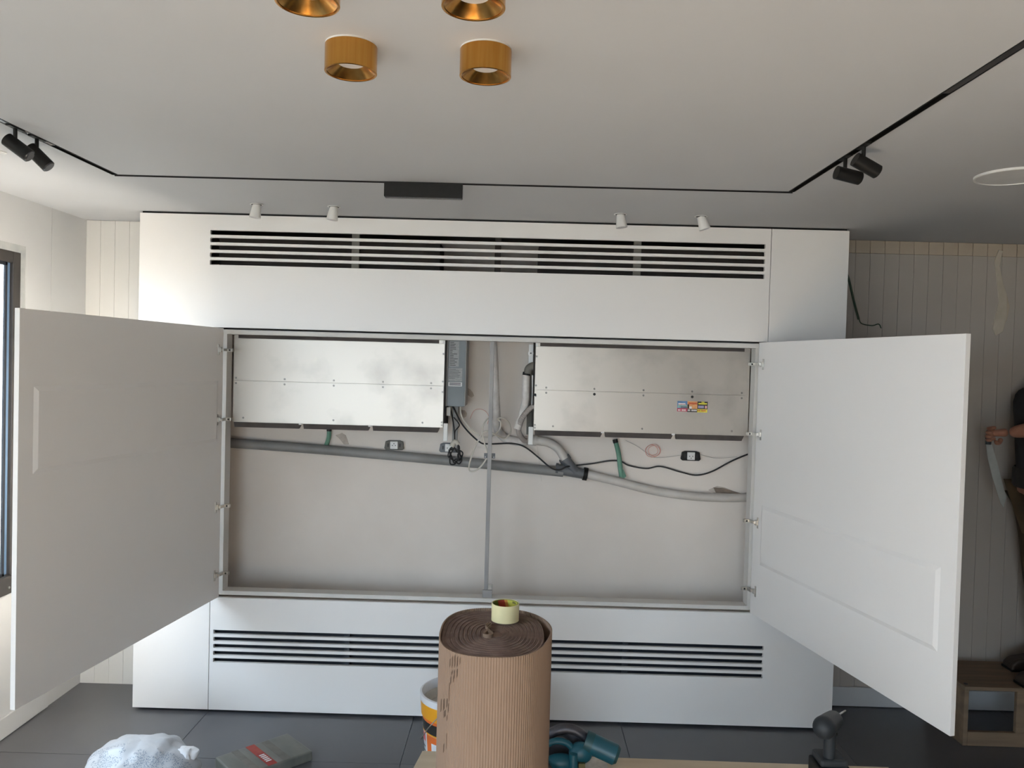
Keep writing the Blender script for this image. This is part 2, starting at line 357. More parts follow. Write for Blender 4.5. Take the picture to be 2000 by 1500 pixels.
FM = (FX0+FX1)/2
e = empty('window_3', (FM, YF, 0), kind='structure')
for x0, x1, a, b in ((FX0, FX0+.06, 0, 2.2), (FX1-.06, FX1, 0, 2.2), (FX0+.06, FX1-.06, 2.14, 2.2), (FX0+.06, FX1-.06, 0, .06), (FM-.04, FM+.04, .06, 2.14)):
    obj('window_frame', MB().box(x0, x1, YF-.12, YF-.04, a, b), 'frame', e, .003)
for x0, x1 in ((FX0+.06, FM-.04), (FM+.04, FX1-.06)): obj('pane', MB().box(x0, x1, YF-.09, YF-.084, .06, 2.14), 'glass', e)
portal((FM, YF-.22, 1.1), (-pi/2, 0, 0), FX1-FX0, 2.2)
struct('sun_stop_wall', MB().box(-2.1, -1.9, -1.75, 3, -.4, 1.84).box(-2.1, -1.9, -9, -1.75, -.4, 1.53), 'ground')  # added unseen wall, its heights set to cut off the low sun

# ------------------------------------------------------------------ cabinet
cab = empty('wall_cabinet', (W/2, .15, 0), label='wide white built-in cabinet with slotted grilles, both middle doors swung open', cat='cabinet')
g = .0016
def slotted(name, x0, x1, zz0, zz1, sx0, sx1, stops, sh, pitch, n):
    """front board with n slots; the slats between are pieces of their own"""
    zt = stops; zb = stops-(n-1)*pitch-sh
    mb = MB().box(x0, sx0, 0, .018, zz0, zz1).box(sx1, x1, 0, .018, zz0, zz1).box(sx0, sx1, 0, .018, zt, zz1).box(sx0, sx1, 0, .018, zz0, zb)
    obj(name, mb, 'lacquer', cab)
    c = .005; h = pitch-sh; prof = []
    for (cx, sgn) in ((sx0, 1), (sx1, -1)):
        top = [(cx, h/2+c), (cx+sgn*c*.3, h/2+c*.3), (cx+sgn*c, h/2)]
        bot = [(cx+sgn*c, -h/2), (cx+sgn*c*.3, -h/2-c*.3), (cx, -h/2-c)]
        prof.append((top, bot))
    pts = prof[0][0]+prof[1][0][::-1]+prof[1][1][::-1]+prof[0][1]
    mb = MB().prism(pts, 'y', 0.0002, .018)
    pieces('slat', mb, 'lacquer', cab, [(0, 0, zt-sh-h/2-i*pitch) for i in range(n-1)])
slotted('upper_front_panel', 0, 3.0605-g, 1.8945, H-.010, .344, 3.033, 2.3655, .0228, .0362, 5)
slotted('lower_front_panel', .3745+g, W, .014, .5705, .394, 3.091, .4102, .0204, .0348, 5)
obj('side_front_panel', MB().box(0, .3745-g, 0, .018, .014, 1.8915), 'lacquer', cab, .0008)
obj('side_front_panel', MB().box(3.0605+g, W, 0, .018, .5735, H-.010), 'lacquer', cab, .0008)
obj('end_panel', MB().box(0, .018, .019, B, .014, H-.012), 'lacquer', cab)
obj('end_panel', MB().box(W-.018, W, .019, B, .014, H-.012), 'lacquer', cab)
obj('plinth', MB().box(.02, W-.02, .03, .05, .0, .05), 'black', cab)
obj('top_gap_strip', MB().box(.01, W-.01, .006, .022, H-.0098, H-.0005), 'black', cab)
# carcase frame around the opening
D1 = .09
obj('rail', MB().box(OL-.03, OR+.04, .0195, D1, OT-.028, OT-.006), 'core', cab, .0008)
obj('rail', MB().box(OL-.03, OR+.04, .0195, D1, OB+.006, OB+.026), 'core', cab, .0008)
obj('light_stop_board', MB().box(.019, W-.019, D1+.001, .302, OT-.012, OT-.002), 'core', cab)  # unseen board added to stop niche light reaching the upper grille
obj('shade_board', MB().box(.019, W-.019, .046, .302, H-.060, H-.048), 'dark_gap', cab)  # dark board added to put shade behind the upper slots
obj('jamb', MB().box(OL-.035, OL+.011, .0195, D1, OB+.026, OT-.028), 'core', cab, .0008)
obj('jamb', MB().box(OR-.010, OR+.038, .0195, D1, OB+.026, OT-.028), 'core', cab, .0008)
for x in (1.046, 1.74, 2.42):
    if x != 1.74: obj('stile', MB().box(x-.018, x+.018, .022, .04, OT+.02, H-.04), 'rubber', cab)
    if x != 1.74: obj('stile', MB().box(x-.014, x+.014, .022, .04, .05, OB-.01), 'navy', cab)
obj('stile', MB().box(1.726, 1.756, .022, .04, OT+.02, H-.04), 'dark_gap', cab)
# dark lining behind the lower slots
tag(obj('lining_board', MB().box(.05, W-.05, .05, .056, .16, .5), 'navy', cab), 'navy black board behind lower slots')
# doors
def hinge(z, side, door):
    s = 1 if side == 'L' else -1     # s: towards the opening
    mb = MB(); 
    mb.box(-.0005 if s > 0 else -.003, .003 if s > 0 else .0005, -.052, -.040, -.026, .026)
    mb.box(min(0, s*.010), max(0, s*.010), -.046, -.030, -.012, .012)
    mb.box(min(s*.006, s*.020), max(s*.006, s*.020), -.034, .014, -.0065, .0065)
    h = obj('hinge', mb, 'steel', door, .0008, keep=False); h.location = (0, 0, z)
    mb = MB().box(min(s*.018, s*.042), max(s*.018, s*.042), .006, .022, -.0078, .0078)
    h2 = obj('hinge_arm', mb, 'steel', door, .001, keep=False); h2.location = (0, 0, z)
    mb = MB().box(min(s*.026, s*.034), max(s*.026, s*.034), .0045, .0062, -.004, .004)
    h3 = obj('hinge_socket', mb, 'hole', door, keep=False); h3.location = (0, 0, z)
def door(side):
    L = side == 'L'; a = .1393 if L else .2186; dw = 1.3007
    d = empty('cabinet_door', (OL if L else OR, 0, 0), -a if L else a); d.parent = cab; d.matrix_parent_inverse = inv(cab)
    x0, x1 = (-.018, 0) if L else (0, .018); s = 1 if L else -1
    obj('door_leaf', MB().box(x0, x1, -dw, 0, OB+.0005, OT-.0005), 'lacquer', d, .0007, keep=False)
    zb, zt, ya, yb = (1.342, 1.636, -1.236, -.045) if L else (.826, 1.114, -1.232, -.075)
    t, bw = .006, .017
    vs = [(s*.0001, ya, zb), (s*.0001, yb, zb), (s*.0001, yb, zt), (s*.0001, ya, zt), (s*t, ya+bw, zb+bw), (s*t, yb-bw, zb+bw), (s*t, yb-bw, zt-bw), (s*t, ya+bw, zt-bw)]
    obj('raised_panel', MB().add(vs, [(0, 1, 5, 4), (1, 2, 6, 5), (2, 3, 7, 6), (3, 0, 4, 7), (4, 5, 6, 7)]), 'lacquer', d, keep=False)
    for z in (1.785, 1.447, 1.022, .690): hinge(z, side, d)
    return d
dl = door('L'); dr = door('R')

# centre post of grey aluminium with its metal brackets
cp = empty('support_post', (1.722, .05, OB), label='slim grey aluminium post standing in the middle of the open niche', cat='post')
xt = P(963, 662, 'y', .05).x; xb = P(948, 1165, 'y', .05).x; xm = (xt+xb)/2
obj('profile', MB().box(xm-.0095, xm+.0095, .040, .062, OB+.0265, OT-.0285), 'alum', cp, .001)
obj('foot_plate', MB().box(xm-.016, xm+.031, .028, .040, OB+.0265, OB+.064), 'alum', cp, .001)
obj('bracket', MB().box(xm+.010, xm+.030, .030, .034, OB+.066, OB+.094), 'steel', cp, .001)
for s in (-1, 1):
    zc = P(955, 890, 'y', .06).z
    br = obj('bracket', MB().box(xm+s*.019-.0085, xm+s*.019+.0085, .062, .066, zc-.013, zc+.012), 'pvcd', cp, .001)
    obj('screw', MB().cyl((xm+s*.021, .062, zc-.007), (xm+s*.021, .0605, zc-.007), .003, n=8), 'diff', br)

# ------------------------------------------------------------------ the two air conditioners
YA = .095
def aircon(px0, px1, ptl, pbl, label, seam_px, scr_x, dark, side):
    X0, X1 = px0, px1
    e = empty('air_conditioner', ((X0+X1)/2, .2, 1.42), label=label, cat='air conditioner')
    zt, zb = 1.846, 1.432; zs = seam_px
    obj('casing', MB().box(X0, X1, YA+.002, .30, zb-.004, zt+.026), 'galv', e)
    obj('upper_cover', MB().box(X0+.001, X1-.001, YA-.0012, YA+.002, zs+.0006, zt), 'galv', e, .0006)
    obj('lower_cover', MB().box(X0+.001, X1-.001, YA-.0012, YA+.002, zb, zs-.0006), 'galv', e, .0006)
    tag(obj('intake_slot', MB().box(X0+.022, X1-.03, YA-.002, YA+.01, zt+.001, zt+.027), 'foam', e), 'brown black foam strip along the top')
    n = 3; L = (X1-X0-.01)/n
    for i in range(n):
        a = X0+.004+i*L; b = a+L-.022
        mb = MB().prism([(a, zb-.004), (b+.012, zb-.004), (b, zb-.030), (a+.004, zb-.030)], 'y', YA+.006, YA+.03)
        obj('filter', mb, 'foam', e)
        if i < 2: obj('clip', MB().box(b+.003, b+.018, YA-.002, YA+.012, zb-.010, zb-.002), 'white', e)
    sc = MB().cyl((0, YA-.0012, 0), (0, YA-.0035, 0), .0052, .0045, n=10)
    sp = []
    for x in scr_x[0]: sp += [(x, 0, zs+.0125), (x, 0, zs-.0135)]
    for x in scr_x[1]: sp.append((x, 0, zb+.018))
    ex = X1-.006 if side == 'L' else X0+.006
    sp += [(ex, 0, z) for z in (zt-.05, zs+.022, zs-.03, zb+.022, zb+.008)]
    pieces('screw', sc, 'screw', e, sp)
    pl = MB().cyl((0, YA-.0012, 0), (0, YA-.004, 0), .0068, n=14)
    if dark: pieces('plug', pl, 'hole', e, dark)
    fx = (X1-.012, X1+.001) if side == 'L' else (X0-.001, X0+.012)
    obj('flange', MB().box(*fx, YA-.003, YA+.002, zt-.002, zt+.027), 'white', e, .0006)
    gx = (X1+.0015, X1+.009) if side == 'L' else (X0-.009, X0-.0015)
    obj('side_gasket', MB().box(*gx, YA+.004, .28, zb, zt+.026), 'dark_gap', e)
    bx = (X1+.002, X1+.024) if side == 'L' else (X0-.025, X0-.001)
    zq = zb+.018 if side == 'L' else zb+.012
    obj('mounting_bracket', MB().box(*bx, YA+.0, YA+.012, zq-.09, zq), 'white', e, .003)
    return e
AL0, AL1, AR0, AR1 = .4345, 1.488, 1.940, 3.006
def xs(ps): return [P(px, py, 'y', YA).x for px, py in ps]
zL = P(651, 748, 'y', YA).z; zR = P(1255, 767, 'y', YA).z
a1 = aircon(AL0, AL1, 0, 0, 'galvanised flat air conditioner unit beside the slate grey control box, no sticker', zL,
            (xs([(461, 743), (556, 744), (652, 747), (748, 749), (842, 752)]), xs([(475, 824), (651, 827), (825, 832)])), None, 'L')
a2 = aircon(AR0, AR1, 0, 0, 'galvanised flat air conditioner unit bearing a small colourful sticker', zR,
            (xs([(1067, 758), (1161, 760), (1257, 764), (1352, 766), (1449, 769)]), xs([(1080, 840), (1254, 846), (1429, 851)])),
            [(P(1161, 764, 'y', YA).x, 0, zR-.014), (P(1352, 769, 'y', YA).x, 0, zR-.014), (P(1045, 771, 'y', YA).x, 0, P(1045, 771, 'y', YA).z)], 'R')
# the colourful advertising sticker, three cards with picture and number strips
q0, q1 = P(1323, 783, 'y', YA), P(1381, 806, 'y', YA)
sx, sz0, sz1 = q0.x, q1.z+.003, q0.z
sw = (q1.x-q0.x)/3; Y = YA-.0014
stk = tag(empty('sticker', ((q0.x+q1.x)/2, Y, sz0), label='small colourful advertising sticker of three cards on the galvanised unit', cat='sticker'))
MB_ = MB
def sq(name, m, u0, u1, v0, v1, k=0, par=None):
    hh = sz1-sz0
    return obj(name, MB_().box(sx+u0*sw, sx+u1*sw, Y-.0004-.0003*k, Y-.0003*k, sz0+v0*hh, sz0+v1*hh), m, par or stk)
def flat(name, c, r=.5): M[name] = mat(name, c, r, col2=tuple(min(1, x*1.25+.01) for x in c), scale=90)
for n_, c_ in dict(s_sky=(.10, .20, .38), s_road=(.12, .13, .17), s_teal=(.20, .38, .36), s_red=(.45, .02, .06), s_orange=(.62, .30, .12), s_rust=(.5, .10, .03), s_black=(.015, .013, .012), s_yellow=(.62, .56, .05), s_lilac=(.30, .28, .42), s_pink=(.6, .35, .35)).items(): flat(n_, c_)
c1 = sq('blue_card', 's_sky', 0, 1, .3, 1); sq('picture', 's_teal', .05, 1, .34, .62, 1, c1); sq('picture', 's_road', .35, .98, .30, .50, 2, c1); sq('print', 'inkw', .1, .8, .72, .80, 1, c1); sq('print', 's_pink', .1, .85, .62, .70, 1, c1)
c2 = sq('red_strip', 's_red', 0, 1, 0, .3)
c3 = sq('orange_card', 's_orange', 1, 2, .27, 1); sq('print', 's_rust', 1.1, 1.95, .70, .88, 1, c3); sq('picture', 's_black', 1.02, 1.18, .3, .7, 1, c3); sq('picture', 'inkw', 1.2, 1.45, .28, .50, 1, c3)
c4 = sq('black_strip', 's_black', 1, 2, -.04, .27)
c5 = sq('black_card', 's_black', 2, 3.03, .27, 1); sq('print', 's_yellow', 2.1, 2.95, .72, .86, 1, c5); sq('print', 's_yellow', 2.4, 2.7, .90, .97, 1, c5); sq('print', 's_lilac', 2.08, 2.65, .36, .60, 1, c5); sq('picture', 's_pink', 2.75, 2.97, .34, .6, 1, c5)
c6 = sq('yellow_strip', 's_yellow', 2, 3, -.05, .27)
for base, mm, par, n0 in ((.08, 'inkw', c2, 9), (1.05, 'inkw', c4, 10), (2.05, 's_rust', c6, 9)):
    for i in range(n0):
        if i == 3: continue
        u = base+i*.092; sq('print', mm, u, u+.062, .05, .21, 1, par)
# ducts above the units, behind the upper grille
for x0, x1, nm in ((.36, P(860, 500, 'y', .1).x, 'left'), (P(1052, 500, 'y', .1).x, 3.10, 'right')):
    o = MB().box(x0, x1, .075, .29, 1.93, 2.345)
    thing('air_duct', o, 'dark_gap', 'black air duct behind the upper grille above the %s' % ('unit without a sticker' if nm == 'left' else 'unit with a sticker'), 'duct')

# ------------------------------------------------------------------ slate control box
bx0, bx1, bz0, bz1, yb_ = P(874, 700, 'y', .12).x, P(911, 700, 'y', .12).x, P(890, 794, 'y', .12).z, P(890, 660, 'y', .12).z, .12
cbx = empty('control_box', ((bx0+bx1)/2, .2, bz0), label='tall slate grey electrical control box with printed label', cat='electrical box')
obj('box_body', MB().box(bx0, bx1-.004, yb_, .29, bz0, bz1), 'slate', cbx, .003)
obj('box_flange', MB().box(bx0-.006, bx0+.003, yb_-.006, .29, bz0, bz1), 'slate2', cbx, .001)
obj('box_flange', MB().box(bx1-.0045, bx1, yb_-.004, .29, bz0+.004, bz1), 'slate2', cbx, .001)
ww = bx1-bx0
def lb(name, m, u0, u1, v0, v1, k=0, par=None):
    hh = bz1-bz0
    return obj(name, MB().box(bx0+u0*ww, bx0+u1*ww, yb_-.0006-.0004*k, yb_+.001, bz1-v1*hh, bz1-v0*hh), m, par or cbx)
l1 = lb('printed_label', 'label', .10, .60, .05, .42); l2 = lb('printed_label', 'label', .07, .80, .44, .63)
random.seed(3)
for i in range(15):
    v = .065+i*.0235; lb('print', 'ink', .13, .13+random.uniform(.12, .42), v, v+.008, 1, l1)
for i in range(7): lb('print', 'ink', .10, .10+random.uniform(.3, .66), .455+i*.022, .460+i*.022, 1, l2)
st = tag(lb('white_label', 'stick', .08, .80, .645, .705, 1), 'white label strip')
for i in range(2):
    lb('print', 'ink', .14, .74, .655+i*.022, .667+i*.022, 2, st)

# ------------------------------------------------------------------ sockets on the niche wall
def socket(px, py, label, w_=.102, holes=True, mm='pvcd', dy=.325):
    c = P(px, py, 'y', dy-.012)
    e = empty('power_socket', c, label=label, cat='socket')
    fr = [(-.052, -.018), (-.046, .018), (-.030, .024), (.030, .024), (.046, .018), (.052, -.018), (.044, -.026), (-.044, -.026)]
    obj('mounting_frame', MB().prism([(c.x+a, c.z+b) for a, b in fr], 'y', c.y-.006, dy), mm, e, .002)
    for s in (-1, 1):
        obj('slot', MB().box(c.x+s*.031-.003, c.x+s*.031+.003, c.y-.0075, c.y-.004, c.z-.010, c.z+.008), 'hole', e)
    f = obj('socket_face', MB().box(c.x-.020, c.x+.020, c.y-.012, c.y-.004, c.z-.021, c.z+.019), 'white', e, .002)
    for a, b in ((-.008, -.002), (.008, -.002), (0, .008) if py < 880 and px < 800 else (0, -.012)):
        obj('pin_hole', MB().cyl((c.x+a, c.y-.0125, c.z+b), (c.x+a, c.y-.010, c.z+b), .0026, n=10), 'hole', f)
    return e
socket(770, 869, 'white wall socket in grey frame resting just above the drain pipe', mm='rubber')
socket(877, 874, 'white wall socket in grey frame partly behind the coiled black cable', mm='pvcd')
socket(1349, 890, 'white wall socket in black frame crossed by a thin white wire', mm='black')

# ------------------------------------------------------------------ pipes
def path(pts, y=None): return [P(p[0], p[1], 'y', p[2] if len(p) > 2 else y) for p in pts]
dp = empty('drain_pipe', P(780, 890, 'y', .29), label='sloping grey drain pipe across the niche ending in a branch fitting', cat='pipe')
obj('pipe_run', MB().tube(path([(436, 864), (640, 879), (880, 900), (1100, 922)], .295), .0255, n=20, steps=4), 'pvc', dp)
obj('branch_fitting', MB().tube(path([(1088, 916), (1142, 926)], .295), .027, n=20, steps=1).tube(path([(1104, 898), (1124, 922)], .292), .0265, n=20, steps=1), 'pvcd', dp)
obj('collar', MB().tube(path([(1085, 915.6), (1090, 916.4)], .295), .031, n=20, steps=1), 'pvcd', dp)
obj('collar', MB().tube(path([(1139, 925), (1147, 926.5)], .295), .034, n=20, steps=1), 'black', dp)
obj('collar', MB().tube(path([(1101, 893), (1106, 900)], .292), .031, n=20, steps=1), 'pvcd', dp)
thing('wrapped_pipe', MB().tube(path([(1146, 926), (1200, 939), (1270, 957), (1340, 968), (1400, 972), (1452, 972), (1462, 969, .33)], .29), .0225, n=18, steps=6), 'pvcw',
      'off white pipe curving from the branch fitting into the wall hole', 'pipe')
thing('wrapped_pipe', MB().tube(path([(1046, 861), (1070, 864), (1090, 876), (1103, 896)], .28), .0225, n=18, steps=6).tube(path([(1030, 858), (1048, 861)], .28), .028, n=18, steps=1), 'pvcw',
      'short off white pipe bending down into the branch fitting', 'pipe')
thing('insulated_pipe', MB().tube(path([(963, 668, .18), (965, 700, .18), (967, 760, .2), (970, 815, .23), (972, 838, .27), (985, 855, .3), (1010, 862, .3), (1030, 860, .3)]), (.019, .024), n=16, steps=8), 'wrap',
      'white wrapped pipe hanging straight down behind the grey post', 'pipe')
fo = empty('insulated_pipe', P(1020, 800, 'y', .2), label='white wrapped pipe beside the stickered unit with a black elbow on top', cat='pipe')
obj('wrapping', MB().tube(path([(1028, 733), (1027, 765), (1026, 785), (1019, 812), (1010, 838)], .14), .019, n=16, steps=8), 'wrap', fo)
obj('foam_elbow', MB().tube(path([(1031, 730), (1033, 721), (1041, 716), (1056, 716)], .125), (.021, .023), n=16, steps=6), 'rubber', fo)
obj('clamp', MB().tube(path([(1029, 727), (1028, 733)], .13), .020, n=16, steps=1), 'black', fo)
thing('ribbed_hose', MB().tube(path([(1048, 791, .11), (1032, 801, .11), (1018, 820, .12), (1013, 843, .17), (1024, 860, .25), (1036, 861, .28)]), .0135, n=14, steps=18, rib=.07), 'hose',
      'beige ribbed hose curling out from under the stickered unit', 'hose')
wp = empty('wall_bracket', P(1037, 690, 'y', .25), label='white vertical bracket with round washer beside the stickered unit', cat='bracket')
q = P(1037, 690, 'y', .13)
obj('bracket_plate', MB().box(q.x-.011, q.x+.012, .15, .16, P(1037, 722, 'y', .13).z, OT-.035), 'white', wp, .002)
obj('washer', MB().cyl((q.x-.001, .150, q.z), (q.x-.001, .122, q.z), .014, n=24), 'white', wp)
obj('side_tube', MB().tube(path([(1041, 733), (1041, 770), (1039, 800)], .14), .006, n=12, steps=3), 'white', wp)
obj('bolt', MB().cyl((q.x-.001, .1215, q.z), (q.x-.001, .118, q.z), .004, n=10), 'hole', wp)
obj('back_plate', MB().box(q.x-.012, q.x+.016, .165, .175, P(1037, 850, 'y', .13).z, P(1037, 722, 'y', .13).z), 'rubber', wp)
lbk = empty('wall_bracket', P(886, 820, 'y', .2), label='grey vertical mounting rail below the control box', cat='bracket')
qa, qb = P(889, 797, 'y', .2), P(889, 875, 'y', .2)
obj('bracket_plate', MB().box(qa.x-.012, qa.x+.016, .2, .215, qb.z, qa.z+.03), 'pvc', lbk, .002)
obj('clip', MB().box(P(872, 800, 'y', .18).x, P(880, 800, 'y', .18).x, .17, .19, P(875, 812, 'y', .18).z, P(875, 795, 'y', .18).z), 'white', lbk, .001)

# ------------------------------------------------------------------ conduits and cables
for pts, y, lab, r in (([(643, 838), (642, 855), (636, 873)], .31, 'short green conduit hanging onto the drain pipe', .0115), ([(1201, 858), (1208, 885), (1211, 910), (1214, 931)], .305, 'long green conduit passing behind the black cable down to the white pipe', .0125)):
    e = empty('green_conduit', P(*pts[0], 'y', y), label=lab, cat='conduit')
    obj('conduit_tube', MB().tube(path(pts, y), r, n=12, steps=6), 'green', e)
    a = path(pts[:2], y); obj('black_end', MB().tube([a[0], a[0].lerp(a[1], .25)], r*1.12, n=12, steps=1), 'black', e)
    if r > .012: obj('tape_flag', MB().prism([(v.x, v.z) for v in path([(1217, 916), (1223, 930), (1219, 934), (1213, 932)], .30)], 'y', .296, .299), 'green', e)
yk = .27
thing('black_cable', MB().tube(path([(884, 793, .19), (905, 832, .2), (935, 862, .24), (953, 867, .28), (1000, 866, .28), (1025, 873, .28), (1050, 892, .28), (1075, 913, .25), (1092, 918, .25), (1106, 912, .25), (1125, 909, .3), (1160, 905), (1190, 900, .31), (1212, 901, .31), (1228, 909, .31), (1262, 915, .31), (1290, 911, .31), (1330, 922, .31), (1360, 928, .31), (1390, 921, .31), (1430, 900, .31), (1471, 883, .31)], .31), .0042, n=8, steps=8), 'cable_b',
      'long black cable running from the control box across the niche wall', 'cable')
thing('cream_cable', MB().tube(path([(899, 793, .2), (901, 812, .2), (915, 833, .2), (935, 850, .2), (958, 853, .2), (975, 840, .2), (978, 825, .2), (972, 818, .2), (984, 817, .2), (995, 828, .2), (997, 845, .2), (985, 856, .2), (966, 848, .15), (950, 842, .12), (940, 850, .12), (925, 880, .12), (916, 912, .12), (921, 921, .12), (935, 915, .12), (948, 899, .12), (953, 885, .12), (947, 868, .12), (942, 840, .12), (950, 820, .14), (962, 815, .16)]), .0042, n=8, steps=8), 'cable_w',
      'cream cable looping loosely around the grey post', 'cable')
random.seed(11)
cc = P(889, 886, 'y', .22); pts = []
for i in range(46):
    a = -i*.62+2.0; rr = .029+.009*sin(i*1.7); pts.append(cc+Vector((rr*.95*cos(a)+.006*sin(i*.37), .018*sin(i*.55)-.004, rr*1.35*sin(a)-.008*cos(i*.23)-.006)))
cc2 = [P(880, 797, 'y', .2), P(886, 830, 'y', .2), P(888, 862, 'y', .2)]
cbd = empty('coiled_cable', cc, label='tightly coiled black cable bundle hanging over a wall socket', cat='cable')
obj('cable', MB().tube(cc2+pts, .0036, n=7, steps=5), 'cable_b', cbd)
obj('plug', MB().tube(path([(882, 872, .2), (889, 862, .2), (895, 868, .2)]), (.014, .011), n=10, steps=3), 'cable_w', cbd)
thing('black_cable', MB().tube(path([(886, 815, .19), (897, 830, .19), (889, 842, .2), (888, 858, .2)]), .003, n=7, steps=6), 'cable_b', 'short black cable dangling from the control box to the coil', 'cable')
r0 = P(1275, 880, 'y', .31); pts = []
for i in range(40):
    a = i*.5; pts.append(r0+Vector(((.034+.006*sin(i*.35))*cos(a)+.004*cos(i*.2), -.004+.008*sin(i*.3), (.030+.006*cos(i*.31))*sin(a))))
thing('red_wire', MB().tube(pts, .0013, n=6, steps=3), 'cable_r', 'thin red wire coiled in a ring on the niche wall', 'wire')
thing('thin_wire', MB().tube(path([(1222, 860), (1245, 872), (1262, 884), (1275, 893), (1300, 893), (1330, 889), (1349, 886), (1372, 889), (1400, 895), (1440, 892)], .309), .0011, n=6, steps=5), 'cable_g', 'thin grey wire running past the red coil to the socket', 'wire')
thing('thin_wire', MB().tube(path([(918, 818), (925, 803), (935, 799), (948, 803), (955, 815), (952, 828)], .30), .0012, n=6, steps=5), 'cable_r', 'thin reddish wire looping out beside the control box', 'wire')
thing('thin_wire', MB().tube(path([(1048, 868), (1052, 890), (1054, 915), (1058, 940)], .31), .0009, n=6, steps=5), 'cable_w', 'thin pale wire hanging below the short bent pipe', 'wire')
gc = empty('green_cable', P(1660, 545, 'y', .2), label='dark green cable sticking out from behind the cabinet end', cat='cable')
obj('sheath', MB().tube(path([(1646, 512, .304), (1652, 530, .25), (1658, 547, .2), (1668, 590, .2), (1677, 624, .2)]), .0058, n=8, steps=6), 'green_dk', gc)
obj('inner_wire', MB().tube(path([(1677, 622), (1683, 632), (1703, 636), (1716, 633), (1721, 641)], .2), .0027, n=8, steps=6), 'green_dk', gc)
# repair patches and holes of the niche wall
yn = .3255
def npatch(pts, m='plaster_patch', y=.325): patch(pts, y, .0015, m=m)
obj('dark_back_strip', MB().box(.02, W-.02, .322, .3265, OT+.0, H-.06), 'backdk', wb)  # wall behind the upper grille, coloured darker than the niche plaster
npatch([(1383, 957), (1400, 949), (1415, 952), (1440, 962), (1462, 968), (1400, 966)], 'plaster_patch')
npatch([(1393, 952), (1412, 953), (1455, 966), (1398, 962)], 'raw_brown', .3235)
npatch([(628, 880), (645, 881), (640, 885), (635, 889), (631, 885)], 'raw_brown')
npatch([(655, 850), (668, 845), (676, 850), (682, 868), (672, 868), (662, 856)], 'plaster_patch')
npatch([(911, 757), (918, 760), (923, 766), (926, 773), (921, 777), (916, 773), (911, 771)], 'stain')
npatch([(900, 800), (908, 801), (912, 807), (911, 814), (906, 817), (902, 812)], 'stain')

# ------------------------------------------------------------------ ceiling track and its lamps
tr = empty('light_track', (1.6, -3, H), label='black recessed track running round the ceiling', cat='track')
def chan(x0, x1, y0, y1):
    a = .0022; mb = MB()
    if x1-x0 > y1-y0: mb.box(x0, x1, y0, y0+a, H-.0015, 2.486).box(x0, x1, y1-a, y1, H-.0015, 2.486)
    else: mb.box(x0, x0+a, y0, y1, H-.0015, 2.486).box(x1-a, x1, y0, y1, H-.0015, 2.486)
    mb.box(x0, x1, y0, y1, 2.484, 2.488); obj('track_channel', mb, 'black', tr)
h_ = th-.0006
chan(TL-h_, TL+h_, TF, TB-h_); chan(TR-h_, TR+h_, TF, TB-h_); chan(TL-h_, TR+h_, TB-h_, TB+h_); chan(TL-h_, TR+h_, TF-h_, TF+h_)
yc = P(1848, 178, 'x', TR).y
tag(obj('cover_strip', MB().box(TR-.0095, TR+.0095, -3.6, yc, H-.0005, H+.006), 'cover', tr), 'glossy smoked cover strip')
tag(obj('cover_strip', MB().box(TL-.0095, TL+.0095, -1.75, -1.16, H-.0005, H+.006), 'cover', tr), 'glossy smoked cover strip')
a, b = P(751, 387, 'y', TB), P(903, 389, 'y', TB)
dv = empty('track_power_box', ((a.x+b.x)/2, TB, 2.39), label='black rectangular power box hanging from the ceiling track', cat='power box')
obj('housing', MB().box(a.x, b.x, TB-.017, TB+.017, 2.392, H-.001), 'black', dv, .0012)
obj('lens_strip', MB().box(a.x+.003, b.x-.003, TB-.013, TB+.013, 2.3895, 2.392), 'cover', dv)
def spot(x, y, dirv, label, lean=.0):
    e = empty('track_spotlight', (x, y, H), label=label, cat='spotlight')
    obj('adapter', MB().box(x-.0085, x+.0085, y-.035, y+.035, H-.004, H+.004), 'black', e)
    obj('stem', MB().cyl((x, y, H), (x, y, H-.045), .0062, n=14), 'black', e)
    d = Vector(dirv).normalized(); c = Vector((x, y, H-.056))
    a, b = c-d*.030, c+d*.052
    obj('lamp_body', MB().cyl(a, b, .0215, n=32), 'black', e, .0015)
    obj('lens_ring', MB().cyl(b, b+d*.003, .020, .018, n=32), 'cover', e)
spot(TL, P(30, 252, 'x', TL).y, (.75, .1, -.55), 'black cylinder spotlight, farther from the corner, on the window side track')
spot(TL, P(72, 272, 'x', TL).y+.0, (.62, .1, -.62), 'black cylinder spotlight, nearer the corner, on the window side track')
spot(TR, P(1651, 318, 'x', TR).y, (.95, .1, -.18), 'black cylinder spotlight, nearer the corner, on the track above the right door')
spot(TR, P(1687, 292, 'x', TR).y, (.88, .1, -.42), 'black cylinder spotlight, farther from the corner, on the track above the right door')

def brass(x, y, label):
    e = empty('ceiling_light', (x, y, H), label=label, cat='ceiling light', group='brass cylinder ceiling lights')
    r, h = .0575, .057
    obj('ceiling_rose', MB().cyl((x, y, H), (x, y, H-.004), r*.99, n=48), 'white', e)
    obj('brass_ring', MB().lathe([(r, H-.004), (r, H-.004-h), (r-.003, H-.005-h), (r-.005, H-.004-h), (r-.005, H-.006), (r-.006, H-.004)], 56, (x, y, 0), close=True), 'brass', e)
    obj('reflector', MB().lathe([(r-.0052, H-.002-h), (.040, H-.004-h+.012), (.029, H-.004-h+.019), (.0265, H-.004-h+.021)], 48, (x, y, 0)), 'brassin', e)
    obj('diffuser', MB().cyl((x, y, H-.004-h+.0195), (x, y, H-.004-h+.027), .0285, n=32), 'diff', e)
brass(1.466, -2.07, 'brass cylinder ceiling light, left one of the front pair nearer the cabinet')
brass(1.765, -2.065, 'brass cylinder ceiling light, right one of the front pair nearer the cabinet')
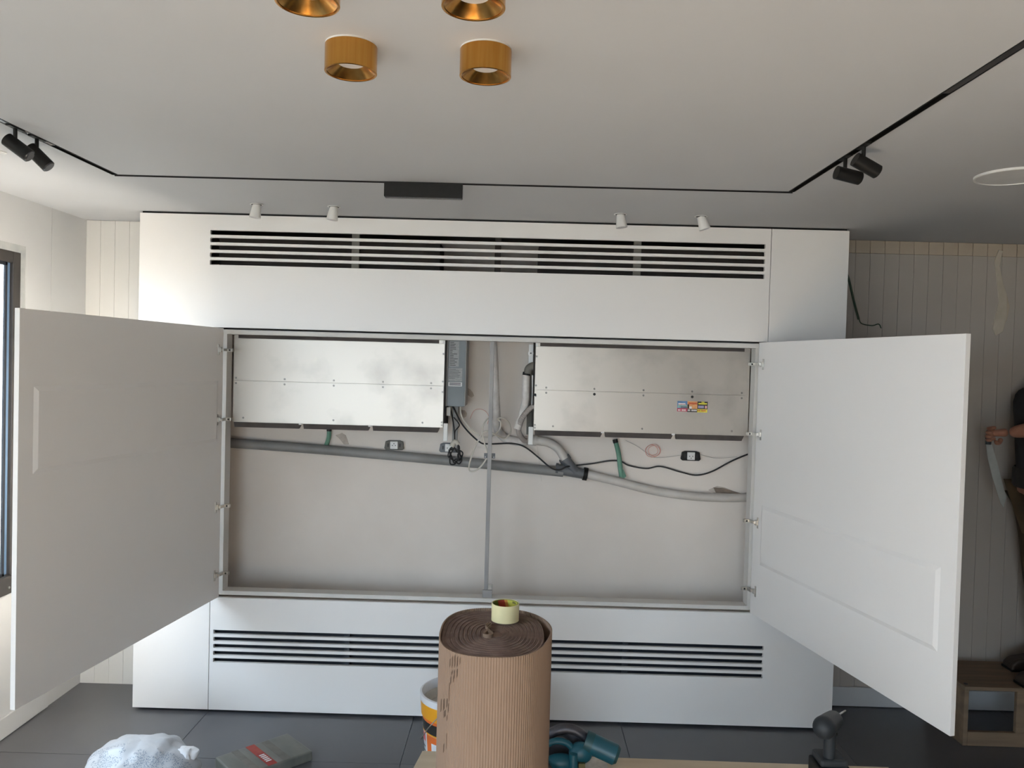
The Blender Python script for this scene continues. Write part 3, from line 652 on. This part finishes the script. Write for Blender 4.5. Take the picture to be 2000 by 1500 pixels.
brass(1.459, -2.405, 'brass cylinder ceiling light cut by the frame top, left one')
brass(1.758, -2.405, 'brass cylinder ceiling light cut by the frame top, right one')
def cone(x, y, tilt, label):
    e = empty('ceiling_spotlight', (x, y, H), label=label, cat='spotlight', group='small white ceiling spotlights')
    obj('trim_ring', MB().lathe([(.020, H-.0005), (.029, H-.0005), (.030, H-.003), (.019, H-.003)], 32, (x, y, 0), close=True), 'white', e)
    obj('recess', MB().cyl((x, y, H-.0008), (x, y, H-.0034), .0235, n=24), 'hole', e)
    d = Vector((tilt, -.02, -1)).normalized(); a = Vector((x, y, H-.002))
    obj('lamp_body', MB().tube([a, a+d*.028, a+d*.060], (.0175, .026), n=28, steps=1), 'white', e)
    obj('lens', MB().cyl(a+d*.0602, a+d*.0612, .021, n=24), 'diff', e)
cone(.645, -.235, -.10, 'small white conical spotlight, first from the window side')
cone(.996, -.225, -.14, 'small white conical spotlight, second from the window side')
cone(2.302, -.22, .12, 'small white conical spotlight, third from the window side')
cone(2.668, -.22, .34, 'small white conical spotlight, tilted, nearest the right hand cladding')
sc_ = empty('ceiling_cover', (3.545, -1.085, H), label='large flush round white ceiling cover near the worker', cat='cover')
obj('disc', MB().cyl((3.545, -1.085, H), (3.545, -1.085, H-.006), .1148, n=64), 'disc', sc_, .001)
obj('rim', MB().lathe([(.115, H), (.121, H), (.121, H-.008), (.115, H-.009)], 64, (3.545, -1.085, 0), close=True), 'white', sc_)
q = P(0, 296, 'z', H)
thing('ceiling_sensor', MB().lathe([(.012, H), (.020, H), (.021, H-.004), (.013, H-.005)], 28, (q.x, q.y, 0), close=True), 'white', 'tiny white ring fitting on the ceiling near the window side', 'sensor')

# ------------------------------------------------------------------ roll of corrugated cardboard with masking tape on top
rc = Vector((1.805, -1.630, 0)); RA, RB, RZ = .148, .205, 1.0
roll = empty('cardboard_roll', rc, label='tall roll of corrugated brown cardboard standing on the floor', cat='cardboard roll')
def rad(a, sc=1.0, bulge=0):
    c, s_ = cos(a), sin(a); p = 2.6
    r = (abs(c/RA)**p+abs(s_/RB)**p)**(-1/p)
    b = max(0, cos(a-.25))**4*bulge
    return r*sc+b
n = 900; mb = MB(); vs = []
for i in range(n):
    a = 2*pi*i/n; rr = rad(a, 1, .020)+.0007*cos(i*2*pi/5)
    for z, k in ((.0, 0), (RZ, 0), (RZ, -.0035), (0, -.0035)): vs.append(rc+Vector(((rr+k)*cos(a), (rr+k)*sin(a), z)))
mb.add(vs, [(i*4+j, ((i+1) % n)*4+j, ((i+1) % n)*4+(j+1) % 4, i*4+(j+1) % 4) for i in range(n) for j in range(4)])
obj('outer_sheet', mb, 'card', roll)
turns = 34; m_ = 84; vs = []; N = turns*m_
for i in range(N+1):
    t = i/N; a = 2*pi*i/m_+pi; s_ = .12+.86*t
    rr = rad(a, s_)-.002
    p = rc+Vector((rr*cos(a), rr*sin(a), 0)); p += Vector((.01*(1-t), -.01*(1-t), 0))
    zz = RZ-.006+.0025*noise.noise(Vector((p.x*9, p.y*9, 3)))+.0012*sin(i*.05)
    dv_ = Vector((cos(a), sin(a), 0))*.0015
    vs += [p-dv_+Vector((0, 0, zz)), p+dv_+Vector((0, 0, zz)), p+dv_+Vector((0, 0, zz-.02)), p-dv_+Vector((0, 0, zz-.02))]
mb = MB().add(vs, [(i*4+j, (i+1)*4+j, (i+1)*4+(j+1) % 4, i*4+(j+1) % 4) for i in range(N) for j in range(4)])
tag(obj('rolled_layers', mb, 'card_edge', roll), kind='stuff')
mb = MB(); vs = [rc+Vector((rad(2*pi*i/96, .975)*cos(2*pi*i/96), rad(2*pi*i/96, .975)*sin(2*pi*i/96), z)) for z in (.01, RZ-.0105) for i in range(96)]
mb.add(vs, [(i, (i+1) % 96, 96+(i+1) % 96, 96+i) for i in range(96)]+[list(range(96))[::-1], list(range(96, 192))])
obj('roll_core', mb, 'card_edge', roll)
# the teardrop fold at the centre
fc = P(952, 1236, 'z', RZ); 
def ribbon(pts, z0, z1, t=.0012):
    mb = MB(); nn = len(pts); vs = []
    for i, p in enumerate(pts):
        d = (Vector(pts[min(i+1, nn-1)])-Vector(pts[max(i-1, 0)])); d = Vector((-d.y, d.x, 0)).normalized()*t
        p = Vector((p[0], p[1], 0)); vs += [p-d+Vector((0, 0, z1)), p+d+Vector((0, 0, z1)), p+d+Vector((0, 0, z0)), p-d+Vector((0, 0, z0))]
    mb.add(vs, [(i*4+j, (i+1)*4+j, (i+1)*4+(j+1) % 4, i*4+(j+1) % 4) for i in range(nn-1) for j in range(4)]+[(0, 1, 2, 3), (4*nn-4, 4*nn-3, 4*nn-2, 4*nn-1)])
    return mb
for k in range(3):
    pts = []
    for i in range(25):
        t = i/24; a = pi/2+2*pi*t; s_ = (.009+.0035*k)
        pts.append((fc.x+.001*k+s_*cos(a)*abs(sin(pi*t))**.6, fc.y-.005+(.030+.006*k)*(.5+.5*sin(a))*1.0-.018-.002*k, 0))
    obj('centre_fold', ribbon(pts, RZ-.006, RZ+.004), 'card', roll)
for k in range(3):
    pts = [(fc.x-.004+.004*k+.004*sin(i*.9+k), fc.y+.012+i*.009, 0) for i in range(9)]
    obj('centre_fold', ribbon(pts, RZ-.006, RZ+.003, .0009), 'card', roll)
obj('centre_hollow', MB().lathe([(.0001, RZ-.0028), (.0085, RZ-.0028)], 20, (fc.x, fc.y-.010, 0)), 'hole', roll)
# torn places on the outer sheet showing the flutes
def tear(pts, m='card_dark'):
    # small torn fields wrapped on the near left side of the roll
    for (px, py0, py1, wd) in pts:
        best = None
        for i in range(400):
            a = pi+(i/400)*pi*.62; r_ = rad(a, 1, .020)+.0009
            q = rc+Vector((r_*cos(a), r_*sin(a), .8)); d = q-CAM; xx = 1000+F*d.dot(RT)/d.dot(FWD)
            if best is None or abs(xx-px) < best[0]: best = (abs(xx-px), a, r_)
        a, r_ = best[1:]; q = rc+Vector((r_*cos(a), r_*sin(a), 0)); dist = (q-CAM).dot(FWD)
        def zz(py):
            d = (px-1000)/F*RT-(py-750)/F*UP+FWD; return (CAM+d*((q.y-CAM.y)/d.y)).z
        t = Vector((-sin(a), cos(a), 0)); nn = Vector((cos(a), sin(a), 0)); hw = wd*.00072
        vs = []
        for z, sk in ((zz(py0), .0), (zz(py1), .0)):
            for s1 in (-1, 1):
                for s2 in (0, 1): vs.append(q+t*s1*hw+nn*.0012*s2+Vector((0, 0, z+s1*.003)))
        o = obj('torn_flute', MB().add(vs, [(0, 1, 3, 2), (4, 6, 7, 5), (0, 4, 5, 1), (2, 3, 7, 6), (0, 2, 6, 4), (1, 5, 7, 3)]), m, roll)
tear([(876, 1288, 1301, 1.4), (880, 1283, 1302, 1.6), (885, 1280, 1302, 1.6), (890, 1283, 1301, 1.6), (895, 1285, 1296, 1.2),
      (880, 1311, 1316, 2.0), (885, 1309, 1324, 1.3), (890, 1308, 1322, 1.5), (878, 1323, 1335, 1.4), (883, 1320, 1331, 1.3),
      (876, 1335, 1368, .7), (861, 1367, 1388, 1.3), (866, 1366, 1386, 2.0), (872, 1366, 1380, 1.6), (875, 1375, 1390, 1.2),
      (868, 1388, 1400, 4.0), (873, 1398, 1406, 1.2), (873, 1434, 1462, .9), (868, 1454, 1468, 1.3)])
tp = P(986.5, 1211, 'z', RZ+.0)
tpz = RZ+.001
tap = empty('masking_tape', (tp.x, tp.y, tpz), label='cream masking tape roll lying on the cardboard roll', cat='tape')
ro, ri, hh = .0405, .0362, .050
obj('tape_winding', MB().lathe([(ri+.002, tpz), (ro, tpz), (ro, tpz+hh), (ri+.002, tpz+hh)], 56, (tp.x, tp.y, 0), close=True), 'tape', tap, .0006)
obj('paper_core', MB().lathe([(ri, tpz), (ri+.002, tpz), (ri+.002, tpz+hh-.001), (ri, tpz+hh-.001)], 56, (tp.x, tp.y, 0), close=True), 'tgreen', tap)
def arc(a0, a1, z0_, z1_, m, k=1, name='core_print', sk=0):
    vs = []; nn = 10
    for i in range(nn+1):
        a = a0+(a1-a0)*i/nn
        for z, s_ in ((z0_, 0), (z1_, sk)):
            aa = a+s_; vs.append((tp.x+(ri-.0003*k)*cos(aa), tp.y+(ri-.0003*k)*sin(aa), tpz+z))
    return obj(name, MB().add(vs, [(2*i, 2*i+2, 2*i+3, 2*i+1) for i in range(nn)]), m, tap)
arc(.0, 1.35, .004, .048, 'tyellow', 1, sk=.25); arc(1.1, 1.5, .004, .048, 'torange', 2, sk=.35); arc(1.35, 1.95, .004, .048, 'tred', 3, sk=.35)
for i in range(5): arc(.95-i*.09, .90-i*.09, .040, .046, 'ink', 3, 'lettering')
for i in range(3): arc(.30-i*.1, .24-i*.1, .036, .044, 'ink', 3, 'lettering')

# ------------------------------------------------------------------ bucket of putty
bc = Vector((1.64, -.535, 0)); 
bk = empty('putty_bucket', bc, label='white and orange plastic bucket of dried putty behind the cardboard roll', cat='bucket')
def br_(z): return .128+.027*z/.37
def band(name, z0_, z1_, m, k=.0006, a0=0, a1=2*pi, n=48, par=bk):
    vs = []; full = a1-a0 > 6.2
    for i in range(n+(0 if full else 1)):
        a = a0+(a1-a0)*i/n
        for z in (z0_, z1_): vs.append(bc+Vector(((br_(z)+k)*cos(a), (br_(z)+k)*sin(a), z)))
    mm = len(vs)//2; mb = MB().add(vs, [(2*i, 2*((i+1) % mm), 2*((i+1) % mm)+1, 2*i+1) for i in range(mm if full else mm-1)]); mb.smooth = True
    return obj(name, mb, m, par)
obj('bucket_body', MB().lathe([(.0001, 0), (br_(0), 0), (br_(.36), .36), (br_(.36)-.003, .36), (br_(0)-.003, .004), (.0001, .004)], 56, bc), 'bwhite', bk)
obj('bucket_rim', MB().lathe([(.150, .345), (.160, .345), (.161, .372), (.153, .374), (.150, .366)], 56, bc, close=True), 'bwhite', bk, .001)
obj('dried_putty', MB().lathe([(.0001, .30), (.08, .297), (.13, .305), (.149, .335)], 48, bc), 'putty', bk)
band('amber_band', .285, .346, 'byellow', .005)
band('orange_print', .27, .286, 'borange'); band('black_print', .225, .270, 'bblack'); band('amber_line', .220, .226, 'byellow', .001)
band('orange_print', .02, .219, 'borange', .0006, 3.72, 5.9, 20)
w1 = band('white_panel', .06, .19, 'bwhite', .0012, 3.95, 4.35, 8)
p1 = band('warning_print', .180, .215, 'bpink', .001, 3.42, 3.62, 4)
for i in range(3): band('print_line', .155-.02*i, .16-.02*i, 'ink', .0014, 3.40, 3.6, 4)
band('black_print_mark', .236, .262, 'bwhite', .0012, 3.22, 3.27, 3); band('black_print_mark', .258, .264, 'bwhite', .0012, 3.27, 3.36, 3); band('black_print_mark', .236, .242, 'bwhite', .0012, 3.27, 3.36, 3)
hp = [P(862, 1398, 'y', -.71), P(853, 1404, 'y', -.71), P(838, 1421, 'y', -.70), P(822, 1443, 'y', -.66)]
obj('wire_handle', MB().tube(hp, .0022, n=8, steps=6), 'steel', bk)

# ------------------------------------------------------------------ low plywood bench with the tools on it
bench = empty('plywood_bench', (2.36, -1.26, 0), label='low pale plywood bench carrying the power tools', cat='bench')
a, b = P(825, 1466, 'z', .4), P(1735, 1498, 'z', .4)
x0, x1, yk0, yk1 = a.x, b.x, -1.402, a.y
obj('bench_top', MB().prism([(x0, yk1), (x1, b.y), (x1+.005, yk0), (x0-.038, yk0)], 'z', .382, .4), 'ply', bench, .002)
for x in (x0+.06, x1-.10):
    for y in (yk0+.04, yk1-.05): obj('leg', MB().box(x-.02, x+.02, y-.02, y+.02, 0, .382), 'ply', bench, .002)
def pj(px, py, y, lo=.0):
    v = P(px, py, 'y', y); v.z = max(v.z, .401+lo); return v
# circular saw
ys_ = -1.20
sw_ = empty('circular_saw', (2.09, ys_, .4), label='teal circular saw with dark blade guard on the plywood bench', cat='power saw')
c0 = pj(1106, 1476, ys_); gr = .083
arc_ = [Vector((c0.x+gr*cos(a), ys_+.02, max(c0.z+gr*sin(a), .42))) for a in [pi*1.05-pi*1.0*i/14 for i in range(15)]]
obj('blade_guard', MB().tube(arc_, .017, n=14, steps=3), 'toolmt', sw_)
obj('saw_blade', MB().cyl((c0.x, ys_+.018, c0.z), (c0.x, ys_+.0205, c0.z), .070, n=48), 'toolmt', sw_)
obj('base_plate', MB().box(c0.x-.10, c0.x+.14, ys_-.06, ys_+.06, .4003, .4033), 'steel', sw_)
m0, m1 = pj(1146, 1448, ys_-.01), pj(1202, 1474, ys_-.03)
obj('motor_housing', MB().tube([m0, m0.lerp(m1, .5), m1], .034, n=24, steps=4), 'teal', sw_)
dd = (m1-m0).normalized()
obj('motor_cap', MB().tube([m1, m1+dd*.010], (.033, .026), n=24, steps=1), 'tealdk', sw_)
obj('motor_band', MB().tube([m0-dd*.006, m0+dd*.02], .0355, n=24, steps=1), 'tealdk', sw_)
obj('main_handle', MB().tube([pj(1064, 1480, ys_-.02, .013), pj(1062, 1462, ys_-.02), pj(1074, 1451, ys_-.02), pj(1090, 1447, ys_-.02), pj(1108, 1452, ys_-.02), pj(1122, 1466, ys_-.02)], .011, n=14, steps=6), 'teal', sw_)
obj('gear_case', MB().ball(pj(1134, 1470, ys_-.02), (.040, .030, .036)), 'teal', sw_)
obj('lower_housing', MB().ball(pj(1096, 1490, ys_-.03, .028), (.055, .028, .027)), 'teal', sw_)
obj('front_knob', MB().tube([pj(1119, 1515, ys_-.05, .004), pj(1120, 1472, ys_-.05)], (.017, .013), n=16, steps=1), 'teal', sw_)
ql = pj(1136, 1494, ys_-.056)
obj('printed_label', MB().box(ql.x-.010, ql.x+.012, ql.y-.001, ql.y+.02, ql.z-.012, ql.z+.004), 'tlabel', sw_, .001)
obj('cord', MB().tube([pj(1068, 1470, ys_), pj(1068, 1490, ys_-.06, .006), pj(1078, 1506, ys_-.09, .006), pj(1062, 1520, ys_-.11, .006)], .005, n=8, steps=6), 'cable_b', sw_)
# drill
yd = -1.22
dr_ = empty('cordless_drill', (pj(1622, 1500, yd).x, yd, .4), label='dark cordless drill standing on its battery on the bench', cat='drill')
h0, h1 = pj(1610, 1421, yd-.05), pj(1628, 1406, yd+.075)
obj('motor_housing', MB().tube([h0, h0.lerp(h1, .35), h0.lerp(h1, .75), h1], (.037, .031), n=24, steps=4).ball(h0, .0365), 'tooldk', dr_)
ddr = (h1-h0).normalized()
obj('chuck', MB().tube([h1, h1+ddr*.03, h1+ddr*.045], (.024, .012), n=20, steps=1), 'black', dr_)
bt0 = pj(1641, 1394, yd+.13); bt1 = pj(1651, 1388, yd+.17)
obj('drill_bit', MB().tube([h1+ddr*.04, bt0, bt1], (.004, .003), n=8, steps=1), 'steel', dr_)
obj('handle', MB().tube([pj(1620, 1425, yd-.02), pj(1621, 1445, yd-.02), pj(1619, 1478, yd-.02)], (.021, .019), n=18, steps=4), 'tooldk', dr_)
obj('trigger', MB().ball(pj(1629, 1432, yd+.01), (.010, .014, .014)), 'black', dr_)
q = pj(1620, 1490, yd)
obj('handle_base', MB().box(q.x-.046, q.x+.046, yd-.045, yd+.045, .452, .478), 'tooldk', dr_, .010, 3)
obj('battery', MB().box(q.x-.052, q.x+.056, yd-.052, yd+.052, .4005, .4515), 'black', dr_, .006, 3)
obj('battery_mark', MB().box(q.x-.043, q.x-.005, yd-.0535, yd-.050, .425, .440), 'teal', dr_)

# ------------------------------------------------------------------ printed packet and wrapped bundle on the floor
PH = .045
g1, g2, g3 = P(562, 1431, 'z', PH), P(611, 1466, 'z', PH), P(490, 1500, 'z', PH)
ex_ = (g2-g1); wx = ex_.length; ex_.normalize(); ey = Vector((ex_.y, -ex_.x, 0)); 
if ey.dot(g3-g1) < 0: ey = -ey
PL = .17
cg = g1+ex_*wx/2+ey*PL
pk = empty('printed_packet', (cg.x, cg.y, 0), math.atan2(ex_.y, ex_.x), label='flat grey packet with red printed band lying on the floor', cat='packet')
s_ = -1 if (Matrix.Rotation(math.atan2(ex_.y, ex_.x), 3, 'Z') @ Vector((0, 1, 0))).dot(ey) > 0 else 1
obj('packet_body', MB().box(-wx/2, wx/2, -PL, PL, 0, PH), 'grey_card', pk, .008, 3, keep=False)
sg = 1 if s_ < 0 else -1     # local y that points from the far edge to the camera side
def pb_(name, m, u0, u1, v0, v1, k=0):
    ya, yb2 = sorted((sg*(-PL+v0), sg*(-PL+v1)))
    return obj(name, MB().box(-wx/2+u0*wx, -wx/2+u1*wx, ya, yb2, PH-.0001, PH+.0008+.0004*k), m, pk, keep=False)
pb_('grey_stripe', 'rubber', .04, .98, .10, .135); rp = pb_('red_band', 'redp', .02, .98, .165, .205)
for i in range(5): pb_('red_band_print', 'stick', .50+.07*i, .54+.07*i, .172, .196, 1)
pb_('grey_stripe', 'rubber', .02, .98, .24, .27)
bp = P(275, 1493, 'z', .09)
bb_ = MB(); bb_.ball((0, 0, 0), (.205, .17, .097), n=34); vs = []
for v in bb_.v:
    f = 1+.16*noise.noise(Vector((v.x*7, v.y*7, v.z*7+4)))+.05*noise.noise(v*26)+.07*abs(noise.noise(v*13+Vector((3, 1, 5))))
    q = Vector((v.x*f, v.y*f, v.z*f)); q.z += .018*max(0, -q.x/.2)+(.0)
    if q.z < -.085: q.z = -.085
    if q.x > .1: q.z *= .86
    vs.append(q)
bb_.v = vs
bg_ = empty('wrapped_bundle', (bp.x, bp.y, 0), label='lumpy white plastic wrapped bundle with dark speckled print on the floor', cat='bundle')
o = obj('plastic_film', bb_, 'bag', bg_, keep=False); o.location = (0, 0, .086)
tw = MB(); tw.ball((0, 0, 0), (.05, .045, .028), n=14)
tw.v = [v*(1+.35*noise.noise(v*45)) for v in tw.v]
t_ = obj('twisted_end', tw, 'bwhite', bg_, keep=False); t_.location = (.170, .02, .125)

# ------------------------------------------------------------------ wooden box and the worker at the right edge
cr = empty('wooden_step_box', (4.32, 0, 0), label='open sided wooden step box carrying the worker boots', cat='step box')
cx0, cx1, cy0, cy1, cz, tk = 4.013, 4.65, -.113, .235, .285, .022
obj('board', MB().box(cx0, cx1, cy0, cy1, cz-.018, cz), 'wood', cr, .002)
obj('board', MB().box(cx0, cx0+tk, cy0+.002, cy1, .001, cz-.0185), 'wood', cr, .002)
obj('board', MB().box(cx1-tk, cx1, cy0+.002, cy1, .001, cz-.0185), 'wood', cr, .002)
obj('board', MB().box(cx0+tk+.0005, cx1-tk-.0005, cy0+.002, cy0+.024, .001, .068), 'wood', cr, .002)
obj('board', MB().box(4.262, 4.345, cy0+.002, cy0+.024, .0685, cz-.0185), 'wood', cr, .002)
obj('screw', MB().cyl((cx0+.02, cy0+.03, cz), (cx0+.02, cy0+.03, cz+.004), .009, n=12), 'hole', cr)

def skin(name, vs, es, rs, m, parent, lv=2):
    me = bpy.data.meshes.new(name); me.from_pydata([tuple(v) for v in vs], es, []); me.materials.append(M[m])
    o = bpy.data.objects.new(name, me); COL.objects.link(o)
    if parent: o.parent = parent; o.matrix_parent_inverse = inv(parent)
    s = o.modifiers.new('skin', 'SKIN'); s.use_smooth_shade = True
    for i, r in enumerate(rs):
        r = r if isinstance(r, tuple) else (r, r); me.skin_vertices[0].data[i].radius = r; me.skin_vertices[0].data[i].use_root = (i == 0)
    u = o.modifiers.new('sub', 'SUBSURF'); u.levels = lv; u.render_levels = lv
    return o
px_, py_, pz = 4.455, .03, cz
pe = empty('person', (px_, py_, pz), label='worker in black shirt and brown trousers standing on the wooden box', cat='person')
# facing the window side (-X); the arm at the camera side reaches forward with a saw
V = [(px_+.02, py_, pz+.90), (px_+.01, py_, pz+1.06), (px_+.02, py_, pz+1.24), (px_+.03, py_, pz+1.40), (px_+.04, py_, pz+1.47), (px_+.055, py_, pz+1.56), (px_+.06, py_, pz+1.66)]
R_ = [(.100, .132), (.115, .142), (.135, .165), (.10, .13), .055, (.075, .085), (.075, .085)]
E_ = [(0, 1), (1, 2), (2, 3), (3, 4), (4, 5), (5, 6)]
def limb(start, pts, rs):
    k = start
    for p, r in zip(pts, rs): V.append(p); R_.append(r); E_.append((k, len(V)-1)); k = len(V)-1
    return k
hand_a = P(1946, 846, 'y', .02); elb = P(2026, 838, 'y', -.10)
limb(3, [(px_+.02, py_-.17, pz+1.39), tuple(elb), tuple(hand_a+Vector((.055, -.01, .004)))], [.058, .044, .028])
limb(3, [(px_+.02, py_+.15, pz+1.38), (px_+.09, py_+.17, pz+1.10), (px_+.06, py_+.165, pz+.87)], [.058, .042, .028])
limb(0, [(px_-.005, py_-.10, pz+.84), (px_-.01, py_-.11, pz+.47), (px_+.02, py_-.11, pz+.09), (px_-.09, py_-.115, pz+.055)], [.095, .062, .042, .04])
limb(0, [(px_+.02, py_+.09, pz+.84), (px_+.05, py_+.10, pz+.47), (px_+.09, py_+.10, pz+.09), (px_-.0, py_+.10, pz+.055)], [.095, .062, .042, .04])
skin('body', V, E_, R_, 'skin', pe)
def sub(idx, grow, name, m, extra=None):
    mp = {k: i for i, k in enumerate(idx)}; vs = [V[k] for k in idx]
    es = [(mp[a], mp[b]) for a, b in E_ if a in mp and b in mp]
    rs = [tuple(x+grow for x in (R_[k] if isinstance(R_[k], tuple) else (R_[k], R_[k]))) for k in idx]
    return skin(name, vs, es, rs, m, pe)
sub([0, 1, 2, 3, 7, 8, 10, 11], .022, 'shirt', 'shirt')
# trousers run from the waist to the ankle
sub([0, 13, 14, 15, 17, 18, 19], .016, 'trousers', 'trouser')
obj('tool_belt', MB().lathe([(.148, pz+.93), (.155, pz+.94), (.155, pz+1.02), (.148, pz+1.03)], 32, (px_+.018, py_, 0), Matrix.Diagonal(Vector((1, 1.18, 1)))), 'belt', pe)
obj('tool_pouch', MB().box(px_-.14, px_-.07, py_-.17, py_-.06, pz+.80, pz+.94), 'belt', pe, .015, 3)
for k in (15, 19):
    ax, ay = V[k][0], V[k][1]; z_ = pz
    mb = MB(); prof = [(.06, .0), (.065, .03), (.06, .075), (.02, .095), (-.04, .085), (-.10, .070), (-.16, .058), (-.19, .03), (-.185, .0)]
    mb.prism([(ax+a, z_+.001+b) for a, b in prof], 'y', ay-.042, ay+.042)
    bt = obj('boot', mb, 'boot', pe, .018, 4)
    obj('boot_shaft', MB().tube([(ax, ay, z_+.075), (ax+.002, ay, z_+.13), (ax+.002, ay, z_+.19)], (.052, .058), n=20, steps=3), 'boot', pe)
    obj('boot_sole', MB().prism([(ax+a, z_+.0005+b) for a, b in ((.066, 0), (.068, .014), (-.19, .014), (-.188, 0))], 'y', ay-.044, ay+.044), 'black', pe, .004)
hd = Vector((px_+.055, py_, pz+1.64))
obj('hair', MB().ball(hd+Vector((.012, 0, .022)), (.098, .083, .105), 14), 'hair', pe)
obj('nose', MB().ball(hd+Vector((-.098, 0, -.012)), (.017, .014, .022), 8), 'skin', pe)
for s in (-1, 1):
    obj('ear', MB().ball(hd+Vector((.01, s*.080, -.015)), (.018, .009, .028), 8), 'skin', pe)
    ev = obj('eye', MB().ball(hd+Vector((-.083, s*.030, .012)), (.010, .012, .008), 8), 'diff', pe); obj('pupil', MB().ball(hd+Vector((-.092, s*.030, .012)), (.003, .005, .005), 8), 'hole', ev)
obj('mouth', MB().ball(hd+Vector((-.088, 0, -.058)), (.008, .024, .005), 8), 'skin', pe)
def hand(c, fwd, side, up, curl=1.0):
    fwd, side, up = [Vector(v).normalized() for v in (fwd, side, up)]
    vs, es, rs = [c+fwd*-.055, c+fwd*-.02, c+fwd*.025], [(0, 1), (1, 2)], [(.022, .028), (.034, .018), (.036, .017)]
    skin('palm', vs, es, rs, 'skin', pe)
    for i in range(4):
        b = c+fwd*.022+side*(-.027+.018*i); L = (.040, .046, .042, .034)[i]; p = [b-fwd*.02]; ang = 0; q = b.copy()
        p.append(q.copy())
        for j, kk in enumerate((.5, 1.25, 2.1)):
            ang = kk*curl; q = q+(fwd*cos(ang)-up*sin(ang))*L*(.9, .62, .48)[j]; p.append(q.copy())
        skin('finger', p, [(k, k+1) for k in range(4)], [.009, .0095, .009, .0082, .0068], 'skin', pe)
    b = c-side*.028-fwd*.025; p = [b, b-side*.020+fwd*.018-up*.012, b-side*.018+fwd*.040-up*.030, b-side*.004+fwd*.052-up*.042]
    skin('thumb', p, [(0, 1), (1, 2), (2, 3)], [.012, .011, .0095, .008], 'skin', pe)
hand(hand_a, (-1, .05, -.1), (0, 0, 1), (0, 1, 0))
hand(Vector(V[12])+Vector((-.01, .0, -.05)), (-.15, 0, -1), (0, 1, 0), (-1, 0, .15), .5)
# the hand saw
sb = [(1925, 862), (1937, 868), (1948, 905), (1958, 945), (1965, 970), (1960, 991), (1954, 982), (1938, 932), (1929, 895)]
hs = empty('hand_saw', P(1935, 860, 'y', .045), label='pale tapered hand saw blade pointing down from the worker hand', cat='saw')
q = [P(a, b, 'y', .045) for a, b in sb]
obj('blade', MB().prism([(v.x, v.z) for v in q], 'y', .044, .0455), 'blade', hs)
h0 = P(1930, 868, 'y', .045); h1 = P(1936, 836, 'y', .045)
obj('handle', MB().tube([h0, h0.lerp(h1, .5)+Vector((-.004, 0, 0)), h1], (.013, .015), n=14, steps=4), 'tooldk', hs)
